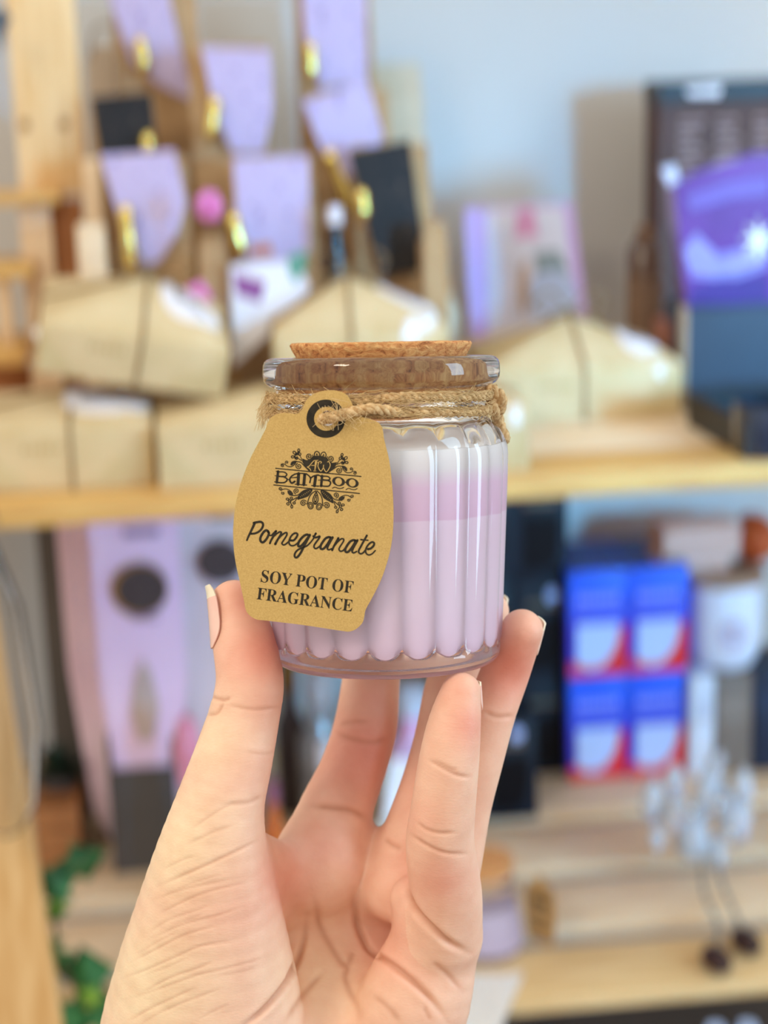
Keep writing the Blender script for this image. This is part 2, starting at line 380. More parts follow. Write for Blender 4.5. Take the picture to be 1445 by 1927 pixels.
for own, dep, wid, pts in CREASES:
    q = np.array(spline([np.array(p) for p in pts], 5)); best = np.full(len(HV), 1e9)
    m0 = front & np.isin(HOWN, own) & (HPX > q[:, 0].min() - 40) & (HPX < q[:, 0].max() + 40) & (HPY > q[:, 1].min() - 40) & (HPY < q[:, 1].max() + 40)
    idx = np.where(m0)[0]
    if not len(idx): continue
    X = HPX[idx]; Y = HPY[idx]; bd = np.full(len(idx), 1e9); bt = np.zeros(len(idx)); n = len(q) - 1
    for i in range(n):
        a, b = q[i], q[i + 1]; ab = b - a; t = np.clip(((X - a[0]) * ab[0] + (Y - a[1]) * ab[1]) / (ab @ ab + 1e-9), 0, 1)
        d = np.hypot(X - a[0] - t * ab[0], Y - a[1] - t * ab[1]); k = d < bd; bd[k] = d[k]; bt[k] = (i + t[k]) / n
    taper = np.clip(np.minimum(bt, 1 - bt) * 5, 0.15, 1)
    disp[idx] -= dep * taper * (np.exp(-(bd / wid) ** 2) - 0.15 * np.exp(-(bd / (2.6 * wid)) ** 2))
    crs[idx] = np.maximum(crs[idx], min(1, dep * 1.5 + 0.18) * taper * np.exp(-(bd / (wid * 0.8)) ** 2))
HV = HV + HN * disp[:, None]
# blush of the skin, with the index finger's shade put in as red: (px, py, radius, owners, amount)
red = np.zeros(len(HV)); yel = np.zeros(len(HV))
for px, py, r, own, a in ((505, 1220, 75, (1,), .8), (470, 1130, 60, (1,), .55), (500, 1320, 60, (1,), .3), (535, 1650, 70, (0, 1, 2), .55), (440, 1680, 110, (0, 1), .28), (470, 1440, 60, (1,), .22), (600, 1590, 60, (0, 2), .35), (960, 1250, 80, (4,), .85), (985, 1180, 45, (4,), .35),
                       (885, 1365, 45, (5,), .6), (860, 1300, 45, (5,), .35), (830, 1660, 50, (5, 0), .45), (680, 1420, 100, (2,), .7), (690, 1320, 50, (2,), .4), (730, 1780, 80, (0, 3, 4), .35), (790, 1640, 60, (0, 3, 4), .3), (820, 1480, 70, (3,), .4), (640, 1650, 60, (0,), .3), (800, 1540, 40, (5,), .2)):
    m = np.isin(HOWN, own); red[m] = np.maximum(red[m], a * np.exp(-((HPX[m] - px) ** 2 + (HPY[m] - py) ** 2) / r ** 2))
for px, py, r, a in ((330, 1600, 130, .7), (260, 1850, 160, .7), (600, 1830, 110, .5), (400, 1400, 80, .5)):  # yellow of the warm lamplight, mainly at the left, put into the skin colour
    yel = np.maximum(yel, a * np.exp(-((HPX - px) ** 2 + (HPY - py) ** 2) / r ** 2))
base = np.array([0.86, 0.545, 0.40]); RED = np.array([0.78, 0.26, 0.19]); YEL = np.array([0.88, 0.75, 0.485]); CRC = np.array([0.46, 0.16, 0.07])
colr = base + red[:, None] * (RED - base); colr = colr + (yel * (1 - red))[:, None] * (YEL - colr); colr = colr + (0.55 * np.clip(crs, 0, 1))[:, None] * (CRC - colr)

hand_loc = hw(hm(620, 1990, -8))[0]
hand_mb = bpy.data.meshes.new('hand')
WV = hw(HV) - hand_loc
hand_mb.from_pydata(WV.tolist(), [], _qs.tolist()); hand_mb.update()
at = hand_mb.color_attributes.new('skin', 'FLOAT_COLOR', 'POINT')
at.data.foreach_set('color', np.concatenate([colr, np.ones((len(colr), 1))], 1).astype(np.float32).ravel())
hand_mb.polygons.foreach_set('use_smooth', [True] * len(hand_mb.polygons))
skin = bpy.data.materials.new('skin'); skin.use_nodes = True; nt = skin.node_tree; p = nt.nodes['Principled BSDF']
va = nt.nodes.new('ShaderNodeVertexColor'); va.layer_name = 'skin'
no = nt.nodes.new('ShaderNodeTexNoise'); no.inputs['Scale'].default_value = 170; no.inputs['Detail'].default_value = 5
tc = nt.nodes.new('ShaderNodeTexCoord'); nt.links.new(tc.outputs['Object'], no.inputs['Vector'])
mx = nt.nodes.new('ShaderNodeMix'); mx.data_type = 'RGBA'; mx.blend_type = 'MULTIPLY'; mx.inputs['Factor'].default_value = 1
cr2 = nt.nodes.new('ShaderNodeValToRGB'); cr2.color_ramp.elements[0].position = .3; cr2.color_ramp.elements[0].color = (.93, .86, .84, 1); cr2.color_ramp.elements[1].position = .7; cr2.color_ramp.elements[1].color = (1, 1, 1, 1)
nt.links.new(no.outputs['Fac'], cr2.inputs[0]); nt.links.new(va.outputs[0], mx.inputs['A']); nt.links.new(cr2.outputs[0], mx.inputs['B']); nt.links.new(mx.outputs['Result'], p.inputs['Base Color'])
n2 = nt.nodes.new('ShaderNodeTexNoise'); n2.inputs['Scale'].default_value = 1500; n2.inputs['Detail'].default_value = 2
mp2 = nt.nodes.new('ShaderNodeMapping'); mp2.inputs['Scale'].default_value = (0.5, 1, 1.3); nt.links.new(tc.outputs['Object'], mp2.inputs[0]); nt.links.new(mp2.outputs[0], n2.inputs['Vector'])
bp = nt.nodes.new('ShaderNodeBump'); bp.inputs['Strength'].default_value = .25; bp.inputs['Distance'].default_value = .0003
nt.links.new(n2.outputs['Fac'], bp.inputs['Height']); nt.links.new(bp.outputs[0], p.inputs['Normal'])
p.inputs['Roughness'].default_value = .5; p.inputs['Specular IOR Level'].default_value = .35
p.inputs['Subsurface Weight'].default_value = .25; p.inputs['Subsurface Radius'].default_value = (1.0, .35, .2); p.inputs['Subsurface Scale'].default_value = .0022
hand_mb.materials.append(skin)
hand = bpy.data.objects.new('hand', hand_mb); COL.objects.link(hand); hand.location = hand_loc
tag(hand, 'left hand of a person, palm forward, fingertips and thumb gripping the lilac candle jar', 'hand')
nail_mat = mat('nail', (244, 205, 190), .25, (238, 192, 178), 120, spec=.5, coat=.3)
tip_mat = mat('nail_tip', (245, 236, 214), .3, (238, 226, 200), 120, spec=.5, coat=.3)
def nail(ax0, ax1, half, ang, tip=0.10, over=-.10, lift=.3, back=1.0):
    """curved plate on the finger: axis points (px,py,z,r) from the fingertip back, centred on angle ang (deg, 0 = right, 90 = viewer)"""
    a = hm(*ax0[:3]); b = hm(*ax1[:3]); ra = ax0[3] * .1353; rb = ax1[3] * .1353
    d = b - a; L = np.linalg.norm(d); d /= L
    z = np.array([0, 0, 1.0]) - d * d[2]; z /= np.linalg.norm(z); x = np.cross(d, z); x = x if x[0] > 0 else -x
    def pt(s, w, up):
        ss = (s - over) / (1 - over); wf = (1 - abs(2 * ss - 1) ** 3.2 * (.75 if ss > .5 else .45)) ** .8
        r = ra + (rb - ra) * max(s, 0); th = math.radians(ang) + math.radians(half) * w * wf
        return a + d * L * s + (r + up + lift * max(0, .5 - s)) * (math.cos(th) * x + math.sin(th) * z)
    for nm, s0, s1, mt in (('nail_tip', over, tip, tip_mat), ('fingernail', tip, 1.0, nail_mat)):
        m = MB(); NS, NW = (6 if nm == 'nail_tip' else 18), 14; top = []; bot = []
        for i in range(NS + 1):
            s = s0 + (s1 - s0) * i / NS; w = [-1 + 2 * j / NW for j in range(NW + 1)]
            top.append([pt(s, q, .30 - .24 * abs(q) ** 3) for q in w]); bot.append([pt(s, q, -.25) for q in w])
        vs = [q for r in top for q in r] + [q for r in bot for q in r]; n1 = (NS + 1) * (NW + 1); fs = []
        for i in range(NS):
            for j in range(NW):
                k = i * (NW + 1) + j; q = (k, k + 1, k + NW + 2, k + NW + 1); fs.append(q); fs.append(tuple(y + n1 for y in q[::-1]))
        rim = [j for j in range(NW + 1)] + [i * (NW + 1) + NW for i in range(1, NS + 1)] + [NS * (NW + 1) + j for j in range(NW - 1, -1, -1)] + [i * (NW + 1) for i in range(NS - 1, 0, -1)]
        for i in range(len(rim)): k, k2 = rim[i], rim[(i + 1) % len(rim)]; fs.append((k, k + n1, k2 + n1, k2))
        m.add(hw(np.array(vs)) - hand_loc, fs)
        ob = m.build(nm, mt, hand, smooth=50)
        if nm == 'nail_tip': ob['label'] = 'white free edge of the nail'
nail((440, 1108, 9, 48), (459, 1208, 11, 60), 50, 176, tip=.10, over=-.14)
nail((990, 1166, 1, 37), (968, 1222, -2, 44), 46, -26, over=-.05, lift=.0)
nail((869, 1280, 21, 34), (862, 1332, 21, 44), 44, -26, over=-.03, lift=.0)
nail((925, 1124, -22, 32), (910, 1178, -25, 40), 46, -16, over=-.04, lift=.0)
# ------------------------------------------------------------------ candle jar held in the hand
JA = np.array([-0.0155, math.cos(math.radians(5.3)), math.sin(math.radians(5.3))]); JA /= np.linalg.norm(JA)
def h2w(v): return v[0] * RT + v[1] * UP - v[2] * FW
jz = h2w(JA); jx = RT - jz * (RT @ jz); jx /= np.linalg.norm(jx); jy = np.cross(jz, jx)
JB = hp(726, 1244, 0)
JM = Matrix(((jx[0], jy[0], jz[0], JB[0]), (jx[1], jy[1], jz[1], JB[1]), (jx[2], jy[2], jz[2], JB[2]), (0, 0, 0, 1)))
jar = bpy.data.objects.new('candle_jar', None); COL.objects.link(jar); jar.matrix_world = JM; jar.empty_display_size = .02
tag(jar, 'ribbed glass candle jar with lilac wax and cork lid held up by the hand', 'candle')

def glass_mat(name, color, rough=0.0, ior=1.46):
    m = bpy.data.materials.new(name); m.use_nodes = True; p = m.node_tree.nodes['Principled BSDF']
    p.inputs['Base Color'].default_value = (*color, 1); p.inputs['Roughness'].default_value = rough
    p.inputs['Transmission Weight'].default_value = 1; p.inputs['IOR'].default_value = ior
    return m
glass = glass_mat('clear_glass', (0.98, 0.99, 0.993))
NR = 21; TH0 = math.radians(8.3)
def rib(th): return abs(math.sin(NR * (th - TH0) / 2))
mm = 0.001
OUT = [(0, 0, 0), (0, 25.6, 0), (.25, 26.8, 0), (.9, 28.0, 0), (2.0, 28.8, 0), (3.4, 29.05, 0), (4.8, 29.05, 0), (5.4, 29.0, .1), (6.2, 29.1, .55), (7.5, 29.2, .95), (10, 29.35, 1), (18, 29.7, 1), (26, 30.05, 1), (34, 30.4, 1), (42, 30.75, 1), (49, 31.05, 1), (52.5, 31.15, 1), (54.5, 31.0, 1), (56, 30.6, 1), (57.5, 29.95, .95), (59, 29.1, .8), (60.2, 28.0, .5), (61.2, 27.1, .15), (62, 26.6, 0), (65, 26.4, 0), (68.6, 26.4, 0), (69.6, 26.8, 0), (70.1, 27.9, 0), (70.7, 28.9, 0), (71.6, 29.55, 0), (73.2, 29.75, 0), (75.2, 29.65, 0), (76.2, 29.3, 0), (76.9, 28.6, 0), (77.2, 27.6, 0), (77.3, 25, 0), (77.25, 22.2, 0), (76.9, 21.0, 0), (76.2, 19.4, 0), (75, 18.3, 0),
       (72, 17.7, 0), (68.5, 17.7, 0), (66.5, 18.4, 0), (64.3, 20.4, 0), (62.5, 22.8, 0), (60.5, 25.4, .2), (58.5, 26.9, .25), (56.5, 27.9, .3), (54.5, 28.35, .3), (50, 28.5, .3), (42, 28.25, .3), (34, 27.95, .3), (26, 27.6, .3), (18, 27.25, .3), (10, 26.9, .3), (8, 26.6, .3), (6.8, 25.8, .2), (6.1, 24, 0), (5.9, 20, 0), (5.9, 0, 0)]
AMP = 1.1
def jfn(th, i, h, r):
    w = OUT[i][2]
    return h, r + mm * AMP * w * (rib(th) - 0.62)
gl = MB().lathe([(h * mm, r * mm) for h, r, w in OUT], 336, fn=jfn)
gl.build('glass_jar', glass, jar, smooth=40)
# wax
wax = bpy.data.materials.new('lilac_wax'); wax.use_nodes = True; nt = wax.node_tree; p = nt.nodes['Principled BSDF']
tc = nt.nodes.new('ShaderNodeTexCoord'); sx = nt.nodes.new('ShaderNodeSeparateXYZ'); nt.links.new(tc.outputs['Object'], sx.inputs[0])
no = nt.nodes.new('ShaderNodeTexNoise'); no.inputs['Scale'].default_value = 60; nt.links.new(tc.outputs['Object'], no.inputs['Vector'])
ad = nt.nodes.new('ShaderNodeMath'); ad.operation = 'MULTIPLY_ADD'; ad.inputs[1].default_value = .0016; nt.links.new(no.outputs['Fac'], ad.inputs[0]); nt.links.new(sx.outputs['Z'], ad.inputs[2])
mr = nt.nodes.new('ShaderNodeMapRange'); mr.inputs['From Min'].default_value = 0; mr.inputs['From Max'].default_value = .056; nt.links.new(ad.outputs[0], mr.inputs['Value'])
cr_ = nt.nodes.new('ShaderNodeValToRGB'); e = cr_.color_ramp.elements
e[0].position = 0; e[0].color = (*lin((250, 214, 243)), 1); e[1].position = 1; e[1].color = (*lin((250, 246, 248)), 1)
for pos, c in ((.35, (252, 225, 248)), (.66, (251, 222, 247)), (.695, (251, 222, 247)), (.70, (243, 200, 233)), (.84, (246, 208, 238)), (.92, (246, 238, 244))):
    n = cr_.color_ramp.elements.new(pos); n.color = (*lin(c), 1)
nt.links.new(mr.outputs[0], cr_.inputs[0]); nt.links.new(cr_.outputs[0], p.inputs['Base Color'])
p.inputs['Roughness'].default_value = .5; p.inputs['Subsurface Weight'].default_value = .0
WX = [(5.6, 0), (5.6, 20), (6.3, 25.6), (6.6, 26.4), (8, 26.95), (10, 27.15), (18, 27.5), (26, 27.85), (34, 28.2), (42, 28.5), (50, 28.75), (54.3, 28.6), (55.0, 28.45), (55.2, 27.6), (55.1, 20), (55.0, 0)]
def wfn(th, i, h, r):
    if 2 <= i <= 5: return h + mm * (0.9 - 2.4 * rib(th)) * (1 if i < 4 else .6 if i == 4 else .2), r + mm * AMP * .3 * (rib(th) - .62)
    return h, (r + mm * AMP * .3 * (rib(th) - .62)) if 5 < i < 13 else r
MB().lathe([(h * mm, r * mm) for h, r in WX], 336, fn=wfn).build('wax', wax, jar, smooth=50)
# cork
cork_m = bpy.data.materials.new('cork'); cork_m.use_nodes = True; nt = cork_m.node_tree; p = nt.nodes['Principled BSDF']
tc = nt.nodes.new('ShaderNodeTexCoord'); n1 = nt.nodes.new('ShaderNodeTexNoise'); n1.inputs['Scale'].default_value = 420; n1.inputs['Detail'].default_value = 8; n1.inputs['Roughness'].default_value = .65
mp = nt.nodes.new('ShaderNodeMapping'); mp.inputs['Scale'].default_value = (1, 1, 1.8); nt.links.new(tc.outputs['Object'], mp.inputs[0]); nt.links.new(mp.outputs[0], n1.inputs['Vector'])
n1.inputs['Distortion'].default_value = .7
c1 = nt.nodes.new('ShaderNodeValToRGB'); e = c1.color_ramp.elements; e[0].position = .32; e[0].color = (*lin((130, 72, 36)), 1); e[1].position = .70; e[1].color = (*lin((244, 196, 132)), 1)
n = c1.color_ramp.elements.new(.42); n.color = (*lin((206, 134, 78)), 1); n = c1.color_ramp.elements.new(.55); n.color = (*lin((228, 168, 106)), 1)
nt.links.new(n1.outputs['Fac'], c1.inputs[0]); nt.links.new(c1.outputs[0], p.inputs['Base Color']); p.inputs['Roughness'].default_value = .85
b = nt.nodes.new('ShaderNodeBump'); b.inputs['Strength'].default_value = .8; b.inputs['Distance'].default_value = .0012; nt.links.new(n1.outputs['Fac'], b.inputs['Height']); nt.links.new(b.outputs[0], p.inputs['Normal'])
jr = random.Random(3); JT = [[jr.uniform(-.2, .2) for _ in range(180)] for _ in range(12)]
CK = [(69.2, 0), (69.2, 17.2), (69.5, 17.85), (72, 17.9), (75, 18.5), (76.3, 19.7), (77.0, 21.2), (77.6, 21.5), (79, 22.2), (80.3, 22.7), (80.75, 22.5), (80.85, 21), (80.85, 0)]
MB().lathe([(h * mm, r * mm) for h, r in CK], 180, fn=lambda th, i, h, r: (h + (mm * .6 * JT[i][int(th / 2 / PI * 180 + .5) % 180] if 8 < i < 12 else 0), r + mm * (JT[i - 2] if i > 7 else [0] * 180)[int(th / 2 / PI * 180 + .5) % 180])).build('cork_lid', cork_m, jar, smooth=60)
# jute twine, two turns round the neck, a loop to the tag hole, a frayed knot end
jute = mat('jute', (222, 190, 142), .85, (180, 140, 92), 900, bump=.5, stretch=(1, 1, 1))
def jl(px, py, z):                           # hand coordinates -> jar local
    q = JM.inverted() @ Vector(hp(px, py, z)); return np.array(q)
def rope(m, path, R=.00125, strands=3, pitch=.0062, r=.00078, seg=6):
    path = [np.array(p) for p in path]; s = 0; out = [[] for _ in range(strands)]; prev = None
    for i, p in enumerate(path):
        a = path[max(i - 1, 0)]; b = path[min(i + 1, len(path) - 1)]; t = b - a; t /= np.linalg.norm(t) + 1e-12
        if i: s += np.linalg.norm(p - path[i - 1])
        x = np.cross(t, [0, 0, 1.0]) if prev is None else prev - t * (prev @ t)
        x /= np.linalg.norm(x) + 1e-12; y = np.cross(t, x); prev = x
        for k in range(strands):
            an = 2 * PI * (s / pitch + k / strands); out[k].append(p + (R - r * .75) * (math.cos(an) * x + math.sin(an) * y))
    for o in out: m.tube(o, r, seg)
    return m
def ring_path(r, h0, h1, a0, a1, n=150, wob=.0002):
    return [(r * math.sin(a), -r * math.cos(a), h0 + (h1 - h0) * (a - a0) / (a1 - a0) + wob * math.sin(5 * a)) for a in [a0 + (a1 - a0) * i / n for i in range(n + 1)]]
tw = MB(); rope(tw, ring_path(.0278, .0676, .0672, 0, 2 * PI))
hole = jl(617, 787, 36.6); back = jl(612, 787, 32.5)
a1 = math.radians(-10)
loop = ring_path(.0278, .0642, .0640, a1 + 2 * PI, a1 + 2 * PI - 1.52 * PI, 120)[::-1]
end_in = ring_path(.0278, .0640, .0642, math.radians(70), math.radians(2), 40)
rope(tw, spline([jl(606, 789, 33.0), jl(609, 788, 36.4), jl(622, 786, 37.8), jl(645, 780, 37.6), jl(672, 773, 37.0), jl(700, 769, 36.6)], 8)[:-1] + spline([jl(700, 769, 36.6), np.array((.0278 * math.sin(math.radians(8)), -.0278 * math.cos(math.radians(8)), .0645)), np.array((.0278 * math.sin(math.radians(22)), -.0278 * math.cos(math.radians(22)), .0640))], 8)[:-1] + [np.array(q) for q in ring_path(.0278, .0640, .0634, math.radians(22), math.radians(330), 110)])
twine = tw.build('twine', jute, jar, smooth=True)
kn = MB()
ka = math.radians(78); kp = np.array((.0286 * math.sin(ka), -.0286 * math.cos(ka), .0655))
rope(kn, spline([kp + (-.002, .0005, .004), kp + (.0012, -.002, .0015), kp + (.001, .001, -.002), kp + (-.001, -.0025, -.001), kp + (.0005, .0, .002)], 10), R=.0015, r=.0009)
rope(kn, spline([kp, jl(936, 790, 5), jl(944, 812, 5), jl(951, 828, 5)], 10), R=.0015, r=.0009)
for k in range(26):
    e0 = jl(945 + rnd.uniform(-4, 5), 812 + rnd.uniform(-6, 6), 5 + rnd.uniform(-1, 1)); kn.tube(spline([e0, jl(951 + rnd.uniform(-7, 8), 832 + rnd.uniform(-5, 4), 5 + rnd.uniform(-1.2, 1.2))], 2), .00022, 4)
kn.build('knot_end', jute, jar, smooth=True)
fz = MB()
for k in range(760):                          # loose fibres lying mostly along the twine
    an = rnd.uniform(math.radians(-100), math.radians(95)); h0 = rnd.choice([.0674, .0640]) + rnd.uniform(-.0013, .0013); sg = rnd.choice([-1, 1]); L = rnd.uniform(.08, .34) * sg; ht = rnd.gauss(0, .0011); pts = []; lift = rnd.uniform(.0002, .0013); wv = rnd.uniform(0, 6.3)
    for j in range(5):
        t = j / 4; a_ = an + L * t; r_ = .0287 + lift * t * (1.25 - t) + rnd.uniform(-.0001, .0002); pts.append((r_ * math.sin(a_), -r_ * math.cos(a_), h0 + ht * t * t + .0004 * math.sin(wv + 5 * t)))
    fz.tube(spline(pts, 3), .000065, 3, cap=False)
for k in range(60):                            # long stray fibres at the left and round the tag's eye
    an = math.radians(rnd.uniform(-105, -60)); q = np.array((.0288 * math.sin(an), -.0288 * math.cos(an), .0665 + rnd.uniform(-.002, .002)))
    fz.tube(spline([q, q + np.array((-rnd.uniform(.0005, .002), 0, rnd.uniform(-.003, 0))), q + np.array((-rnd.uniform(.001, .0035), 0, -rnd.uniform(.002, .006)))], 5), .00006, 3, cap=False)
for k in range(30):
    q = jl(rnd.uniform(612, 690), 787 - rnd.uniform(0, 14), 38.5); fz.tube(spline([q, q + np.array((rnd.uniform(-.003, .003), -.0006, rnd.uniform(-.003, .003))), q + np.array((rnd.uniform(-.004, .004), -.0003, rnd.uniform(-.005, .004)))], 5), .00006, 3, cap=False)
fo = fz.build('fibers', mat('jute_fiber', (226, 196, 146), .8, (200, 166, 112), 400), twine, smooth=True); fo['kind'] = 'stuff'
# ------------------------------------------------------------------ kraft tag
TA, TB, TC = 36.0 + 0.12 * 2 - .9, .12, .075         # plane z = TA + TB x + TC y in hand space (mm)
_x0 = hm(722.5, 963.5, 0)
def tagpt(px, py, off=0.0):
    kx = (px - CX) / FPX; ky = -(py - CY) / FPX; D = D0 * MM
    z = (TA + D * (TB * kx + TC * ky)) / (1 + TB * kx + TC * ky)
    return np.array([kx * (D - z), ky * (D - z), z])
TN = np.array([-TB, -TC, 1.0]); TN /= np.linalg.norm(TN)
tag_o = hw(tagpt(614, 788))[0]
tagE = bpy.data.objects.new('hang_tag', None); COL.objects.link(tagE); tagE.location = tag_o; tagE.empty_display_size = .02
tag(tagE, 'brown kraft swing tag lettered Pomegranate, tied to the front of the candle jar', 'tag')
def tw_(px, py, off): return hw(tagpt(px, py) + TN * off)[0] - tag_o
OUTL = [(523, 778.7), (537, 777), (554, 779), (562, 778), (567, 773), (571, 766), (578, 752), (592, 741), (611, 735), (632, 735), (650, 741), (660, 754), (665, 766), (668, 776), (674, 782), (692.7, 788), (707, 792.5), (716.5, 800), (721, 811.6), (722, 822), (725, 835.5), (732, 864), (737, 902), (740, 943), (740.4, 979), (738, 1014.6), (732, 1045.6), (720, 1084), (704.6, 1117), (690, 1143.5), (686.7, 1152), (685.5, 1160), (682, 1172), (671, 1183), (659, 1187.7), (645, 1187), (573, 1176), (501.6, 1167.4), (482.5, 1165), (468, 1155.5), (462, 1143.5), (460, 1131.6), (452.7, 1098), (444.3, 1060), (440, 1026.5), (439.5, 990.7), (443, 955), (451.5, 916.7), (461, 888), (475.4, 854.6), (489.7, 828), (500.4, 807), (504, 796), (511, 785)]
OUTL = [tuple(q) for q in spline([np.array(p) for p in OUTL + OUTL[:1]], 3)[:-1]]
HOLE = [(617 + 15 * math.cos(t), 787 + 14.5 * math.sin(t)) for t in [2 * PI * k / 40 for k in range(40)]]
def flat(loops, off, thick=0.0):              # planar filled shape with holes on the tag, lifted off by off mm
    bm = bmesh.new(); lay = []
    for lp in loops:
        vs = [bm.verts.new(tw_(x, y, off)) for x, y in lp]; lay.append([bm.edges.new((vs[i], vs[(i + 1) % len(vs)])) for i in range(len(vs))])
    bmesh.ops.triangle_fill(bm, edges=[e for l in lay for e in l], use_beauty=True)
    n = Vector(h2w(TN))
    for f in bm.faces:
        f.normal_update()
        if f.normal.dot(n) < 0: f.normal_flip()
    if thick:
        g = bmesh.ops.extrude_face_region(bm, geom=bm.faces[:]); vv = [q for q in g['geom'] if isinstance(q, bmesh.types.BMVert)]
        bmesh.ops.translate(bm, vec=n * thick / MM, verts=vv); bmesh.ops.recalc_face_normals(bm, faces=bm.faces[:])
    bm.verts.index_update()
    r = ([tuple(q.co) for q in bm.verts], [[q.index for q in f.verts] for f in bm.faces]); bm.free(); return r
kraft_tag = bpy.data.materials.new('kraft_card'); kraft_tag.use_nodes = True; nt = kraft_tag.node_tree; p = nt.nodes['Principled BSDF']
tc = nt.nodes.new('ShaderNodeTexCoord'); n1 = nt.nodes.new('ShaderNodeTexNoise'); n1.inputs['Scale'].default_value = 2600; n1.inputs['Detail'].default_value = 6; n1.inputs['Roughness'].default_value = .6
nt.links.new(tc.outputs['Object'], n1.inputs['Vector']); c1 = nt.nodes.new('ShaderNodeValToRGB')
c1.color_ramp.elements[0].position = .3; c1.color_ramp.elements[0].color = (*lin((188, 154, 93)), 1); c1.color_ramp.elements[1].position = .7; c1.color_ramp.elements[1].color = (*lin((208, 174, 110)), 1)
nt.links.new(n1.outputs['Fac'], c1.inputs[0]); nt.links.new(c1.outputs[0], p.inputs['Base Color']); p.inputs['Roughness'].default_value = .9; p.inputs['Specular IOR Level'].default_value = .15
b = nt.nodes.new('ShaderNodeBump'); b.inputs['Strength'].default_value = .35; b.inputs['Distance'].default_value = .0003; nt.links.new(n1.outputs['Fac'], b.inputs['Height']); nt.links.new(b.outputs[0], p.inputs['Normal'])
ink = mat('black_ink', (58, 52, 42), .8, (46, 42, 36), 700, spec=.15)
MB().add(*flat([OUTL, HOLE], 0, .45)).build('card', kraft_tag, tagE)
T0 = .45
def dedupe(poly):
    out = []
    for q in poly:
        if not out or math.hypot(q[0] - out[-1][0], q[1] - out[-1][1]) > .05: out.append(q)
    return out
class Ink(MB):
    lvl = 0; wk = 1.0
    def off(s): Ink.lvl = (Ink.lvl + 1) % 12; return T0 + .03 + .004 * Ink.lvl
    def stroke(s, pts, w, k=6, taper=(1, 1), smooth=True, off=None):
        q = spline([np.array(p, float) for p in pts], k) if smooth and len(pts) > 2 else [np.array(p, float) for p in pts]
        off = off or s.off(); n = len(q); vs = []
        w = tuple(x * s.wk for x in w) if hasattr(w, '__len__') else w * s.wk; ws = w if hasattr(w, '__len__') else None
        for i in range(n):
            a = q[max(0, i - 1)]; b2 = q[min(n - 1, i + 1)]; d = b2 - a; d = d / (np.hypot(*d) + 1e-9); nn = np.array([-d[1], d[0]])
            t = i / (n - 1); f = taper[0] + (1 - taper[0]) * min(1, t * 4) if t < .5 else taper[1] + (1 - taper[1]) * min(1, (1 - t) * 4)
            wd = (ws[0] + (ws[1] - ws[0]) * t if ws else w) * f / 2
            vs += [tw_(*(q[i] + nn * wd), off), tw_(*(q[i] - nn * wd), off)]
        s.add(vs, [(2 * i, 2 * i + 1, 2 * i + 3, 2 * i + 2) for i in range(n - 1)])
        for c, wd in ((q[0], (ws[0] if ws else w) * taper[0] / 2), (q[-1], (ws[1] if ws else w) * taper[1] / 2)):
            if wd > .3: s.disc(c, wd, off=off)
    def disc(s, c, r, r2=None, off=None, n=12):
        off = off or s.off(); s.add([tw_(c[0] + r * math.cos(2 * PI * k / n), c[1] + (r2 or r) * math.sin(2 * PI * k / n), off) for k in range(n)], [tuple(range(n))])
    def poly(s, pts, smooth=0, off=None):
        if smooth: pts = spline([np.array(p, float) for p in list(pts) + [pts[0]]], smooth)[:-1]
        s.add(*flat([dedupe([tuple(p) for p in pts])], off or s.off()))
    def ellipse(s, c, rx, ry, w, rot=0, n=18):
        cs, sn = math.cos(rot), math.sin(rot)
        pts = [(c[0] + rx * math.cos(t) * cs - ry * math.sin(t) * sn, c[1] + rx * math.cos(t) * sn + ry * math.sin(t) * cs) for t in [2 * PI * k / n for k in range(n + 1)]]
        s.stroke(pts, w, k=1, smooth=False)
    def spiral(s, c, r, w, turns=1.6, a0=0, dirn=1):
        s.stroke([(c[0] + r * (1 - .86 * t) * math.cos(a0 + dirn * 2 * PI * turns * t), c[1] + r * (1 - .86 * t) * math.sin(a0 + dirn * 2 * PI * turns * t)) for t in [k / 26 for k in range(27)]], w, k=1, smooth=False)
rg = [(613.8 + 36.5 * math.cos(2 * PI * k / 72), 787.8 + 36 * math.sin(2 * PI * k / 72)) for k in range(72)]; rg2 = [(614.5 + 23 * math.cos(2 * PI * k / 72), 788 + 22.5 * math.sin(2 * PI * k / 72)) for k in range(72)]
MB().add(*flat([rg, rg2], T0 + .04)).build('printed_ring', ink, tagE)
